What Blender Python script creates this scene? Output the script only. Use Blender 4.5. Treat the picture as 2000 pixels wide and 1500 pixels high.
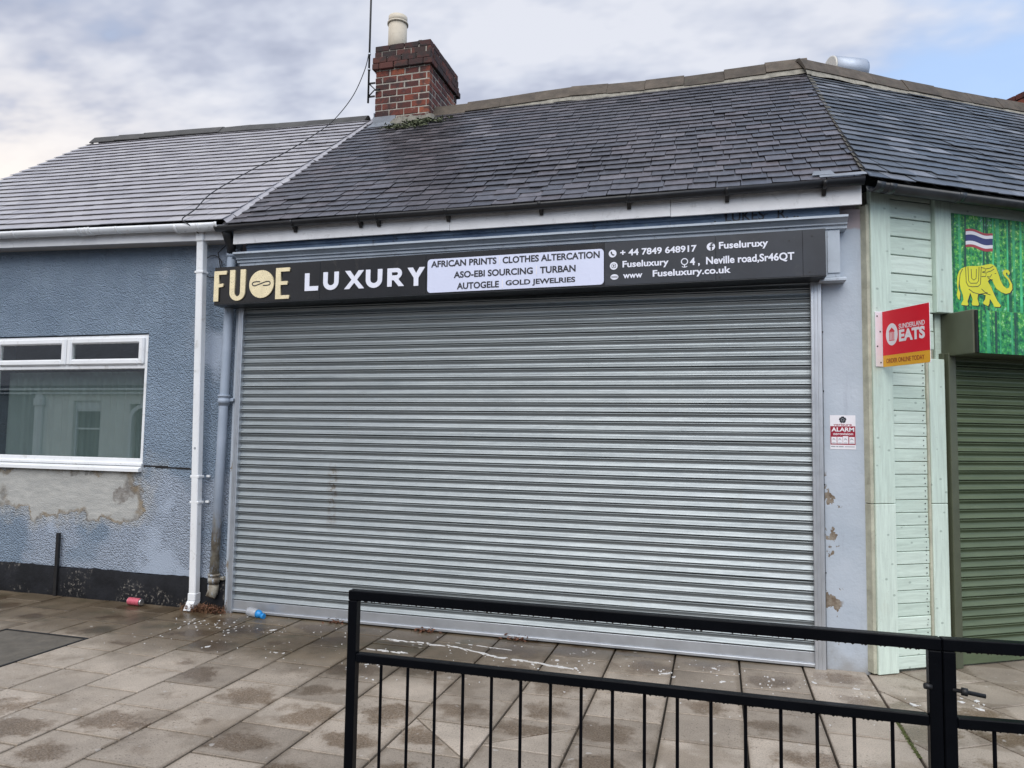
import bpy, bmesh, math, random
from mathutils import Matrix, Vector

random.seed(7)
R = math.radians
SC = bpy.context.scene
COL = SC.collection
for o in list(bpy.data.objects):
    bpy.data.objects.remove(o)

# ------------------------------------------------------------------ camera
EYE = Vector((0.0, 0.0, 1.7))
YAW, PITCH, ROLL, FPX = -0.27666, 0.06732, 0.01520, 1415.4
_f = Vector((math.sin(YAW)*math.cos(PITCH), math.cos(YAW)*math.cos(PITCH), math.sin(PITCH)))
_r = Vector((math.cos(YAW), -math.sin(YAW), 0))
_u = _r.cross(_f)
CR = _r*math.cos(ROLL) + _u*math.sin(ROLL)
CU = -_r*math.sin(ROLL) + _u*math.cos(ROLL)
cam_data = bpy.data.cameras.new('camera')
cam_data.sensor_width = 36
cam_data.lens = FPX/2000*36
cam_data.clip_start = 0.05
cam_data.clip_end = 2000
cam = bpy.data.objects.new('camera', cam_data)
COL.objects.link(cam)
cam.matrix_world = Matrix(((CR.x, CU.x, -_f.x, EYE.x), (CR.y, CU.y, -_f.y, EYE.y), (CR.z, CU.z, -_f.z, EYE.z), (0, 0, 0, 1)))
SC.camera = cam

# ------------------------------------------------------------------ exposure
SC.render.engine = 'CYCLES'
SC.view_settings.view_transform = 'Standard'
SC.view_settings.look = 'None'
SC.view_settings.gamma = 1.0
SC.view_settings.use_curve_mapping = False
SC.view_settings.exposure = 0.90
SC.cycles.max_bounces = 4
SC.cycles.caustics_reflective = False
SC.cycles.caustics_refractive = False
SC.cycles.diffuse_bounces = 2
SC.cycles.glossy_bounces = 2
SC.cycles.transparent_max_bounces = 6

# ------------------------------------------------------------------ node helpers
def add(t, typ, props=None, ins=None):
    n = t.nodes.new(typ)
    for k, v in (props or {}).items():
        setattr(n, k, v)
    for k, v in (ins or {}).items():
        if v is None:
            continue
        if isinstance(v, bpy.types.NodeSocket):
            t.links.new(v, n.inputs[k])
        else:
            n.inputs[k].default_value = v
    return n

def mth(t, op, a, b=0.0, clamp=False):
    return add(t, 'ShaderNodeMath', {'operation': op, 'use_clamp': clamp}, {0: a, 1: b}).outputs[0]

def c4(c):
    return tuple(c) + (1.0,) if not isinstance(c, bpy.types.NodeSocket) and len(c) == 3 else c

def mix(t, fac, a, b, blend='MIX'):
    n = add(t, 'ShaderNodeMix', {'data_type': 'RGBA', 'blend_type': blend}, {0: fac, 6: c4(a), 7: c4(b)})
    return n.outputs[2]

def noise(t, vec, scale, detail=3.0, rough=0.55, dist=0.0):
    return add(t, 'ShaderNodeTexNoise', None, {'Vector': vec, 'Scale': scale, 'Detail': detail, 'Roughness': rough, 'Distortion': dist}).outputs['Fac']

def ramp(t, fac, stops, interp='LINEAR'):
    n = add(t, 'ShaderNodeValToRGB', None, {0: fac})
    n.color_ramp.interpolation = interp
    el = n.color_ramp.elements
    while len(el) < len(stops):
        el.new(0.5)
    for e, (p, c) in zip(el, stops):
        e.position = p
        e.color = c4(c) if not isinstance(c, (int, float)) else (c, c, c, 1)
    return n.outputs[0]

def step(t, v, lo, hi):
    return add(t, 'ShaderNodeMapRange', {'interpolation_type': 'SMOOTHSTEP'}, {0: v, 1: lo, 2: hi, 3: 0.0, 4: 1.0}).outputs[0]

def mapping(t, vec, scale=(1, 1, 1), loc=(0, 0, 0)):
    return add(t, 'ShaderNodeMapping', None, {'Vector': vec, 'Scale': scale, 'Location': loc}).outputs[0]

def wpos(t):
    return add(t, 'ShaderNodeNewGeometry').outputs['Position']

def opos(t):
    return add(t, 'ShaderNodeTexCoord').outputs['Object']

def sep(t, v):
    n = add(t, 'ShaderNodeSeparateXYZ', None, {0: v})
    return n.outputs[0], n.outputs[1], n.outputs[2]

def piece_random(t):
    a = add(t, 'ShaderNodeObjectInfo').outputs['Random']
    b = add(t, 'ShaderNodeNewGeometry').outputs['Random Per Island']
    return mth(t, 'FRACT', mth(t, 'ADD', a, mth(t, 'MULTIPLY', b, 7.31)))

def bump(t, h, strength, dist=0.01):
    return add(t, 'ShaderNodeBump', None, {'Height': h, 'Strength': strength, 'Distance': dist}).outputs[0]

MATS = {}
def begin(name):
    m = bpy.data.materials.new(name)
    m.use_nodes = True
    t = m.node_tree
    t.nodes.clear()
    MATS[name] = m
    return m, t

def finish(t, color, rough=0.6, metal=0.0, normal=None, spec=0.5, **extra):
    b = add(t, 'ShaderNodeBsdfPrincipled', None, {'Base Color': c4(color), 'Roughness': rough, 'Metallic': metal, 'Normal': normal, 'Specular IOR Level': spec, **extra})
    o = add(t, 'ShaderNodeOutputMaterial', None, {'Surface': b.outputs[0]})
    return b

def simple(name, col, rough=0.5, metal=0.0, var=0.15, scale=6.0, bmp=0.15, bscale=60.0, spec=0.5, dirt=None, dirt_amt=0.0, piece=0.0):
    m, t = begin(name)
    p = wpos(t)
    n1 = noise(t, p, scale, 3, 0.6)
    lo = tuple(c*(1-var) for c in col)
    hi = tuple(min(1, c*(1+var)) for c in col)
    c = ramp(t, n1, [(0.3, lo), (0.7, hi)])
    if piece:
        c = mix(t, 1.0, c, ramp(t, piece_random(t), [(0, 1-piece), (1, 1+piece*0.6)]), 'MULTIPLY')
    if dirt:
        d = step(t, noise(t, p, scale*2.7, 4, 0.7, 0.6), 0.56, 0.72)
        c = mix(t, mth(t, 'MULTIPLY', d, dirt_amt), c, dirt)
    rg = mth(t, 'ADD', mth(t, 'MULTIPLY', noise(t, p, scale*3, 2), 0.25), max(0.02, rough-0.125))
    nm = bump(t, noise(t, p, bscale, 2, 0.6), bmp, 0.004) if bmp else None
    finish(t, c, rg, metal, nm, spec)
    return m

# ------------------------------------------------------------------ world and sun
SUN_AZ, SUN_EL = R(172), R(48)       # the direction the light comes from, azimuth from +Y towards +X
world = bpy.data.worlds.new('World')
SC.world = world
world.cycles.sampling_method = 'MANUAL'
world.cycles.sample_map_resolution = 512
world.use_nodes = True
t = world.node_tree
t.nodes.clear()
sky = add(t, 'ShaderNodeTexSky', {'sky_type': 'NISHITA', 'sun_disc': False, 'sun_elevation': SUN_EL, 'sun_rotation': SUN_AZ, 'altitude': 20.0, 'air_density': 1.0, 'dust_density': 1.2, 'ozone_density': 1.5})
d = add(t, 'ShaderNodeTexCoord').outputs['Generated']
dx, dy, dz = sep(t, d)
den = mth(t, 'ADD', mth(t, 'MAXIMUM', dz, 0.0), 0.22)
cp = add(t, 'ShaderNodeCombineXYZ', None, {0: mth(t, 'DIVIDE', dx, den), 1: mth(t, 'DIVIDE', dy, den), 2: 0.37}).outputs[0]
big = noise(t, mapping(t, cp, (1.0, 1.25, 1.0), (3.1, 5.7, 0.0)), 1.35, 3, 0.55)
fine = noise(t, mapping(t, cp, (1.0, 1.5, 1.0), (4.2, 1.1, 0)), 3.3, 4, 0.6)
lum = mth(t, 'ADD', mth(t, 'MULTIPLY', big, 0.45), mth(t, 'MULTIPLY', fine, 0.55))
side = step(t, dx, -0.30, 0.40)
cover = step(t, mth(t, 'SUBTRACT', mth(t, 'ADD', mth(t, 'MULTIPLY', big, 0.75), mth(t, 'MULTIPLY', fine, 0.35)), mth(t, 'SUBTRACT', mth(t, 'MULTIPLY', side, 0.17), 0.05)), 0.36, 0.56)
cloud = ramp(t, lum, [(0.41, (2.7, 2.85, 3.5)), (0.465, (3.4, 3.55, 4.2)), (0.515, (4.2, 4.35, 4.9)), (0.575, (5.1, 5.15, 5.5))])
warm = mth(t, 'MULTIPLY', step(t, mth(t, 'MULTIPLY', dx, -1.0), 0.40, 0.78), step(t, mth(t, 'MULTIPLY', dz, -1.0), -0.50, -0.10))
cloud = mix(t, mth(t, 'MULTIPLY', warm, step(t, lum, 0.40, 0.54)), cloud, (8.2, 7.1, 5.8))
blue = mix(t, 0.6, mix(t, 1.0, sky.outputs[0], (1.5, 1.5, 1.5), 'MULTIPLY'), (3.7, 5.1, 7.4))
skyc = mix(t, mth(t, 'ADD', mth(t, 'MULTIPLY', cover, 0.78), 0.12), blue, cloud)
bg = add(t, 'ShaderNodeBackground', None, {'Color': skyc, 'Strength': 0.086})
add(t, 'ShaderNodeOutputWorld', None, {'Surface': bg.outputs[0]})

sun_d = bpy.data.lights.new('sun', 'SUN')
sun_d.energy = 1.3
sun_d.angle = R(60)
sun_d.color = (1.0, 0.96, 0.9)
sun = bpy.data.objects.new('sun', sun_d)
COL.objects.link(sun)
sv = Vector((math.sin(SUN_AZ)*math.cos(SUN_EL), math.cos(SUN_AZ)*math.cos(SUN_EL), math.sin(SUN_EL)))
sun.rotation_euler = (-sv).to_track_quat('-Z', 'Y').to_euler()
sun.location = sv*40

# ------------------------------------------------------------------ mesh helpers
WM = {}
def link(o, parent=None, mw=None):
    COL.objects.link(o)
    mw = mw.copy() if mw is not None else Matrix()
    WM[o.name] = mw
    if parent is not None:
        o.parent = parent
        o.matrix_parent_inverse = WM[parent.name].inverted()
    o.matrix_basis = mw
    return o

def tag(o, label=None, cat=None, group=None, kind=None):
    for k, v in (('label', label), ('category', cat), ('group', group), ('kind', kind)):
        if v:
            o[k] = v
    return o

def thing(name, label, cat, loc, group=None):
    o = bpy.data.objects.new(name, None)
    o.empty_display_size = 0.2
    link(o, None, Matrix.Translation(loc))
    return tag(o, label, cat, group)

def mobj(name, mesh, mat=None, parent=None, mw=None):
    if mat is not None and not mesh.materials:
        mesh.materials.append(MATS[mat] if isinstance(mat, str) else mat)
    return link(bpy.data.objects.new(name, mesh), parent, mw)

I3 = (Vector((1, 0, 0)), Vector((0, 1, 0)), Vector((0, 0, 1)))
class MB:
    """collects boxes, prisms, tubes; build() makes one mesh object"""
    def __init__(s):
        s.v, s.f, s.sm = [], [], []
    def quad(s, *idx, smooth=False):
        s.f.append(tuple(idx)); s.sm.append(smooth)
    def box(s, x0, x1, y0, y1, z0, z1, fr=None):
        b = len(s.v)
        for x in (x0, x1):
            for y in (y0, y1):
                for z in (z0, z1):
                    p = Vector((x, y, z))
                    s.v.append(fr(p) if fr else p)
        for q in ((0, 1, 3, 2), (4, 6, 7, 5), (0, 4, 5, 1), (2, 3, 7, 6), (0, 2, 6, 4), (1, 5, 7, 3)):
            s.quad(*[b+i for i in q])
        return s
    def cbox(s, x0, x1, y0, y1, z0, z1, c=0.004, fr=None):
        """box with chamfered edges"""
        b = len(s.v)
        idx = {}
        X, Y, Z = (x0, x1), (y0, y1), (z0, z1)
        for i in (0, 1):
            for j in (0, 1):
                for k in (0, 1):
                    sx, sy, sz = (1 if i == 0 else -1)*c, (1 if j == 0 else -1)*c, (1 if k == 0 else -1)*c
                    for a, p in (('x', (X[i], Y[j]+sy, Z[k]+sz)), ('y', (X[i]+sx, Y[j], Z[k]+sz)), ('z', (X[i]+sx, Y[j]+sy, Z[k]))):
                        idx[(i, j, k, a)] = len(s.v)
                        p = Vector(p)
                        s.v.append(fr(p) if fr else p)
        for i in (0, 1):
            o = [(0, 0), (0, 1), (1, 1), (1, 0)]
            if i == 1: o = o[::-1]
            s.quad(*[idx[(i, j, k, 'x')] for j, k in o])
            o2 = [(0, 0), (1, 0), (1, 1), (0, 1)]
            if i == 1: o2 = o2[::-1]
            s.quad(*[idx[(a, i, k, 'y')] for a, k in o2])
            o3 = [(0, 0), (0, 1), (1, 1), (1, 0)]
            if i == 1: o3 = o3[::-1]
            s.quad(*[idx[(a, b2, i, 'z')] for a, b2 in o3])
        for j in (0, 1):
            for k in (0, 1):
                s.quad(idx[(0, j, k, 'y')], idx[(1, j, k, 'y')], idx[(1, j, k, 'z')], idx[(0, j, k, 'z')])
        for i in (0, 1):
            for k in (0, 1):
                s.quad(idx[(i, 0, k, 'x')], idx[(i, 1, k, 'x')], idx[(i, 1, k, 'z')], idx[(i, 0, k, 'z')])
            for j in (0, 1):
                s.quad(idx[(i, j, 0, 'x')], idx[(i, j, 1, 'x')], idx[(i, j, 1, 'y')], idx[(i, j, 0, 'y')])
            for j in (0, 1):
                for k in (0, 1):
                    s.quad(idx[(i, j, k, 'x')], idx[(i, j, k, 'y')], idx[(i, j, k, 'z')])
        return s
    def prism(s, poly, ax, d0, d1, fr=None):
        """polygon in the two other axes, extruded along axis ax from d0 to d1"""
        b = len(s.v); n = len(poly)
        for d in (d0, d1):
            for a, c in poly:
                p = Vector((d, a, c)) if ax == 0 else Vector((a, d, c)) if ax == 1 else Vector((a, c, d))
                s.v.append(fr(p) if fr else p)
        s.quad(*range(b, b+n)); s.quad(*range(b+2*n-1, b+n-1, -1))
        for i in range(n):
            j = (i+1) % n
            s.quad(b+i, b+n+i, b+n+j, b+j)
        return s
    def tube(s, pts, rad, seg=12, caps=True, smooth=True):
        pts = [Vector(p) for p in pts]
        rads = rad if isinstance(rad, (list, tuple)) else [rad]*len(pts)
        rings = []
        up = None
        for i, p in enumerate(pts):
            dv = (pts[min(i+1, len(pts)-1)] - pts[max(i-1, 0)])
            if dv.length < 1e-9:
                dv = Vector((0, 0, 1))
            dv.normalize()
            if up is None:
                up = dv.orthogonal().normalized()
            up = (up - dv*up.dot(dv))
            up = up.normalized() if up.length > 1e-6 else dv.orthogonal().normalized()
            w = dv.cross(up)
            rings.append(len(s.v))
            for k in range(seg):
                a = 2*math.pi*k/seg
                s.v.append(p + (up*math.cos(a) + w*math.sin(a))*rads[i])
        for a, b in zip(rings, rings[1:]):
            for k in range(seg):
                s.quad(a+k, a+(k+1) % seg, b+(k+1) % seg, b+k, smooth=smooth)
        if caps:
            s.quad(*[rings[0]+k for k in range(seg)][::-1]); s.quad(*[rings[-1]+k for k in range(seg)])
        return s
    def face(s, *pts):
        b = len(s.v)
        s.v += [Vector(p) for p in pts]
        s.quad(*range(b, b+len(pts)))
        return s
    def mesh(s, name, origin=None):
        m = bpy.data.meshes.new(name)
        o = Vector(origin) if origin is not None else Vector((0, 0, 0))
        m.from_pydata([tuple(p-o) for p in s.v], [], s.f)
        m.polygons.foreach_set('use_smooth', s.sm)
        bm = bmesh.new(); bm.from_mesh(m)
        bmesh.ops.recalc_face_normals(bm, faces=bm.faces)
        bm.to_mesh(m); bm.free()
        return m
    def build(s, name, mat, parent=None, origin=None):
        o = Vector(origin) if origin is not None else (WM[parent.name].translation.copy() if parent is not None else Vector((0, 0, 0)))
        return mobj(name, s.mesh(name, o), mat, parent, Matrix.Translation(o))

def proj(P):
    q = Vector(P) - EYE
    z = q.dot(_f)
    if z < 0.05:
        return None
    return 1000 + FPX*q.dot(CR)/z, 750 - FPX*q.dot(CU)/z, z
def in_view(P, m=40):
    a = proj(P)
    return a is not None and -m < a[0] < 2000+m and -m < a[1] < 1500+m

def clip(poly, a, b, c):
    """keep the side a*x + b*y <= c"""
    out = []
    for i, p in enumerate(poly):
        q = poly[(i+1) % len(poly)]
        dp, dq = a*p[0]+b*p[1]-c, a*q[0]+b*q[1]-c
        if dp <= 0:
            out.append(p)
        if dp*dq < 0:
            k = dp/(dp-dq)
            out.append((p[0]+(q[0]-p[0])*k, p[1]+(q[1]-p[1])*k))
    return out

def area(poly):
    return 0.5*sum(poly[i][0]*poly[(i+1) % len(poly)][1]-poly[(i+1) % len(poly)][0]*poly[i][1] for i in range(len(poly)))

# flat lettering and print -----------------------------------------------------
def shape_mesh(name, loops, depth=0.001):
    cu = bpy.data.curves.new(name, 'CURVE')
    cu.dimensions = '2D'
    cu.fill_mode = 'BOTH'
    cu.extrude = depth/2
    for lp in loops:
        sp = cu.splines.new('POLY')
        sp.points.add(len(lp)-1)
        for q, (x, y) in zip(sp.points, lp):
            q.co = (x, y, 0, 1)
        sp.use_cyclic_u = True
    ob = bpy.data.objects.new(name, cu)
    m = bpy.data.meshes.new_from_object(ob)
    bpy.data.objects.remove(ob); bpy.data.curves.remove(cu)
    m.name = name
    return m

def text_mesh(txt, x0, x1, y0, y1, bold=0.02, depth=0.001, shear=0.0, spacing=1.0):
    cu = bpy.data.curves.new('lettering', 'FONT')
    cu.body = txt
    cu.size = 1.0
    cu.offset = bold
    cu.shear = shear
    cu.space_character = spacing
    cu.resolution_u = 4
    cu.extrude = depth/2
    ob = bpy.data.objects.new('lettering', cu)
    m = bpy.data.meshes.new_from_object(ob)
    bpy.data.objects.remove(ob); bpy.data.curves.remove(cu)
    xs = [v.co.x for v in m.vertices]; ys = [v.co.y for v in m.vertices]
    ax, bx, ay, by = min(xs), max(xs), min(ys), max(ys)
    for v in m.vertices:
        v.co.x = x0 + (v.co.x-ax)/(bx-ax)*(x1-x0)
        v.co.y = y0 + (v.co.y-ay)/(by-ay)*(y1-y0)
    m.name = 'lettering'
    return m

def frame(o, ux, uy=(0, 0, 1)):
    """matrix: local x along ux, local y along uy, local z towards the viewer side"""
    ux, uy = Vector(ux).normalized(), Vector(uy).normalized()
    uz = ux.cross(uy)
    return Matrix(((ux.x, uy.x, uz.x, o[0]), (ux.y, uy.y, uz.y, o[1]), (ux.z, uy.z, uz.z, o[2]), (0, 0, 0, 1)))

def ellipse(cx, cy, rx, ry, n=40):
    return [(cx+rx*math.cos(2*math.pi*i/n), cy+ry*math.sin(2*math.pi*i/n)) for i in range(n)]
def rect(x0, y0, x1, y1):
    return [(x0, y0), (x1, y0), (x1, y1), (x0, y1)]
def stroke(pts, w):
    """outline of a polyline of width w"""
    L, Rr = [], []
    P = [Vector(p) for p in pts]
    for i, p in enumerate(P):
        a = P[max(0, i-1)]; b = P[min(len(P)-1, i+1)]
        dv = (b-a).normalized(); n = Vector((-dv.y, dv.x))*w/2
        L.append(tuple(p+n)); Rr.append(tuple(p-n))
    return L + Rr[::-1]
def arc(cx, cy, rx, ry, a0, a1, n=12):
    return [(cx+rx*math.cos(R(a0+(a1-a0)*i/n)), cy+ry*math.sin(R(a0+(a1-a0)*i/n))) for i in range(n+1)]

# right-hand facade frame: s along the wall, o outwards from it, z up
CO = Vector((1.13, 5.9, 0)); ANG = 0.55457
DR = Vector((math.cos(ANG), math.sin(ANG), 0)); NR = Vector((-math.sin(ANG), math.cos(ANG), 0))
def RW(p):
    return CO + DR*p[0] - NR*p[1] + Vector((0, 0, p[2]))
# ------------------------------------------------------------------ materials
simple('asphalt', (0.055, 0.055, 0.058), 0.7, var=0.3, scale=3, bmp=0.4, bscale=120)
simple('bedding', (0.03, 0.027, 0.022), 0.9, var=0.35, scale=9, bmp=0.3)
simple('kerb_stone', (0.30, 0.29, 0.27), 0.75, var=0.2, scale=5, bmp=0.3, bscale=90)
simple('white_plastic', (0.84, 0.86, 0.88), 0.32, var=0.05, scale=3, bmp=0.03, dirt=(0.38, 0.36, 0.31), dirt_amt=0.4)
simple('white_board', (0.82, 0.83, 0.85), 0.5, var=0.08, scale=4, bmp=0.08, dirt=(0.32, 0.31, 0.3), dirt_amt=0.3)
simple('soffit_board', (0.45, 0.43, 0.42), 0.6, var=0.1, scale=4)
simple('black_gutter', (0.018, 0.019, 0.022), 0.42, var=0.3, scale=6, bmp=0.08)
simple('dark_gutter', (0.035, 0.04, 0.046), 0.4, var=0.35, scale=7, bmp=0.1)
simple('black_paint', (0.003, 0.0035, 0.005), 0.34, var=0.2, scale=8, bmp=0.12, bscale=120, spec=0.10)
simple('black_iron', (0.012, 0.012, 0.013), 0.5, var=0.3, scale=12)
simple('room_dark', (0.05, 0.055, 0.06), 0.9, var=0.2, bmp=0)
simple('sign_black', (0.011, 0.011, 0.012), 0.20, var=0.3, scale=2.2, bmp=0.03, bscale=20, dirt=(0.035, 0.032, 0.028), dirt_amt=0.5)
simple('sign_under', (0.014, 0.017, 0.021), 0.4, var=0.2, scale=3)
simple('gold_letter', (0.92, 0.80, 0.52), 0.30, 0.35, var=0.08, scale=22, bmp=0.12, bscale=70, dirt=(0.70, 0.56, 0.30), dirt_amt=0.25)
simple('white_letter', (0.80, 0.82, 0.92), 0.4, var=0.03, bmp=0)
simple('white_panel', (0.70, 0.74, 0.92), 0.3, var=0.03, scale=2, bmp=0.02)
simple('ink_dark', (0.016, 0.018, 0.026), 0.45, var=0.1, bmp=0)
simple('ink_grey', (0.30, 0.33, 0.36), 0.5, var=0.1, bmp=0)
simple('sign_red', (0.72, 0.012, 0.03), 0.35, var=0.05, scale=3, bmp=0.02)
simple('sign_dark_red', (0.30, 0.01, 0.03), 0.4, var=0.05, bmp=0)
simple('sign_yellow', (0.80, 0.42, 0.03), 0.35, var=0.05, bmp=0.02)
simple('sign_brown', (0.32, 0.06, 0.02), 0.4, var=0.05, bmp=0)
simple('sign_white', (0.82, 0.80, 0.84), 0.4, var=0.03, bmp=0)
simple('flag_red', (0.42, 0.05, 0.06), 0.4, var=0.06, bmp=0)
simple('flag_blue', (0.035, 0.04, 0.16), 0.4, var=0.06, bmp=0)
simple('elephant_yellow', (0.72, 0.70, 0.03), 0.4, var=0.06, bmp=0)
simple('olive_metal', (0.085, 0.095, 0.06), 0.42, var=0.15, scale=4, bmp=0.04)
simple('lead', (0.20, 0.22, 0.25), 0.5, var=0.25, scale=7, bmp=0.2)
simple('mortar', (0.28, 0.265, 0.225), 0.95, var=0.3, scale=14, bmp=0.6, bscale=60, dirt=(0.10, 0.11, 0.07), dirt_amt=0.7)
simple('brick_mortar', (0.36, 0.335, 0.29), 0.95, var=0.3, scale=14, bmp=0.6, bscale=60, dirt=(0.14, 0.12, 0.10), dirt_amt=0.6)
simple('ridge_clay', (0.088, 0.070, 0.053), 0.75, var=0.35, scale=7, bmp=0.3, bscale=50, dirt=(0.07, 0.08, 0.05), dirt_amt=0.7, piece=0.35)
simple('ridge_grey', (0.06, 0.058, 0.055), 0.6, var=0.25, scale=7, bmp=0.25, dirt=(0.05, 0.055, 0.04), dirt_amt=0.5, piece=0.2)
simple('pot_clay', (0.58, 0.52, 0.42), 0.65, var=0.1, scale=6, bmp=0.1, dirt=(0.28, 0.25, 0.2), dirt_amt=0.4)
simple('galvanised', (0.55, 0.58, 0.62), 0.42, 0.75, var=0.08, scale=5, bmp=0.03)
simple('duct_end', (0.62, 0.60, 0.55), 0.5, 0.2, var=0.06, scale=5)
simple('duct_metal', (0.40, 0.45, 0.53), 0.5, 0.5, var=0.06, scale=5)
simple('cable_black', (0.012, 0.012, 0.014), 0.5, var=0.1, bmp=0)
simple('can_pink', (0.62, 0.13, 0.18), 0.3, 0.15, var=0.06, scale=20, bmp=0.05)
simple('can_metal', (0.6, 0.6, 0.6), 0.3, 0.9, var=0.05, bmp=0)
simple('bottle_blue', (0.02, 0.25, 0.62), 0.35, var=0.1, bmp=0)
simple('dropping', (0.68, 0.68, 0.67), 0.8, var=0.12, scale=30, bmp=0.3)
simple('dead_weed', (0.16, 0.085, 0.045), 0.9, var=0.4, scale=30, bmp=0)
simple('dead_leaf', (0.13, 0.055, 0.03), 0.85, var=0.4, scale=30, bmp=0, piece=0.4)
simple('moss', (0.12, 0.135, 0.075), 0.95, var=0.4, scale=30, bmp=0, piece=0.4)
simple('joint_moss', (0.07, 0.085, 0.025), 0.95, var=0.4, scale=30, bmp=0)
simple('cottage_cream', (0.62, 0.60, 0.54), 0.85, var=0.08, scale=2, bmp=0.2)
simple('cottage_grey', (0.20, 0.21, 0.21), 0.85, var=0.1, scale=2, bmp=0.2)
simple('cottage_trim', (0.60, 0.60, 0.58), 0.6, var=0.05)
simple('cottage_roof', (0.075, 0.075, 0.085), 0.55, var=0.25, scale=4)
simple('beige_timber', (0.47, 0.47, 0.37), 0.8, var=0.2, scale=9, bmp=0.25, dirt=(0.24, 0.22, 0.16), dirt_amt=0.4)
simple('droplet', (0.02, 0.022, 0.025), 0.06, var=0.0, bmp=0)
simple('cover_concrete', (0.125, 0.110, 0.088), 0.5, var=0.25, scale=7, bmp=0.3, bscale=140, dirt=(0.06, 0.06, 0.04), dirt_amt=0.6)

# slates and tiles: every piece takes its own shade
def slate_mat(name, stops, rough, streak):
    m, t = begin(name)
    p = wpos(t)
    rnd = piece_random(t)
    c = ramp(t, rnd, stops)
    n1 = noise(t, mapping(t, p, (5, 2, 2)), 3.0, 6, 0.65)
    c = mix(t, 1.0, c, ramp(t, n1, [(0.25, 1-streak), (0.75, 1+streak)]), 'MULTIPLY')
    lich = step(t, noise(t, p, 26, 4, 0.6), 0.66, 0.74)
    c = mix(t, mth(t, 'MULTIPLY', lich, 0.35), c, (0.20, 0.20, 0.17))
    rg = mth(t, 'ADD', mth(t, 'ADD', mth(t, 'MULTIPLY', noise(t, p, 4, 3, 0.6), 0.22), rough-0.11), mth(t, 'MULTIPLY', rnd, 0.08))
    nm = bump(t, noise(t, mapping(t, p, (1, 1, 1)), 45, 5, 0.65), 0.22, 0.004)
    finish(t, c, rg, 0.0, nm, 0.5)
slate_mat('slate_old', [(0, (0.052, 0.051, 0.058)), (0.4, (0.072, 0.070, 0.079)), (0.75, (0.090, 0.085, 0.094)), (0.95, (0.105, 0.094, 0.103)), (1, (0.17, 0.165, 0.178))], 0.30, 0.4)
slate_mat('slate_right', [(0, (0.036, 0.041, 0.048)), (0.5, (0.062, 0.069, 0.079)), (0.9, (0.10, 0.108, 0.122)), (1, (0.19, 0.20, 0.225))], 0.34, 0.3)
slate_mat('tile_fibre', [(0, (0.36, 0.35, 0.37)), (0.5, (0.40, 0.388, 0.41)), (1, (0.44, 0.43, 0.445))], 0.30, 0.10)

# brick: per piece shade, sooty towards its own blotches
m, t = begin('brick_red')
p = wpos(t)
c = ramp(t, piece_random(t), [(0, (0.05, 0.022, 0.020)), (0.35, (0.11, 0.032, 0.026)), (0.7, (0.18, 0.048, 0.03)), (1, (0.29, 0.085, 0.045))])
soot = step(t, noise(t, p, 5.0, 3, 0.7, 0.4), 0.46, 0.62)
c = mix(t, mth(t, 'MULTIPLY', soot, 0.75), c, (0.032, 0.026, 0.027))
lime = step(t, noise(t, p, 19, 3, 0.7), 0.63, 0.72)
c = mix(t, mth(t, 'MULTIPLY', lime, 0.45), c, (0.36, 0.32, 0.28))
finish(t, c, 0.9, 0, bump(t, noise(t, p, 70, 3, 0.7), 0.5, 0.006))
m, t = begin('brick_sooty')
p = wpos(t)
c = ramp(t, piece_random(t), [(0, (0.04, 0.026, 0.026)), (0.6, (0.085, 0.036, 0.032)), (1, (0.15, 0.05, 0.036))])
soot = step(t, noise(t, p, 7.0, 3, 0.7, 0.4), 0.45, 0.62)
c = mix(t, mth(t, 'MULTIPLY', soot, 0.8), c, (0.034, 0.031, 0.030))
c = mix(t, mth(t, 'MULTIPLY', step(t, noise(t, p, 23, 3, 0.7), 0.64, 0.72), 0.4), c, (0.17, 0.18, 0.14))
finish(t, c, 0.95, 0, bump(t, noise(t, p, 60, 3, 0.7), 0.6, 0.006))

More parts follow.
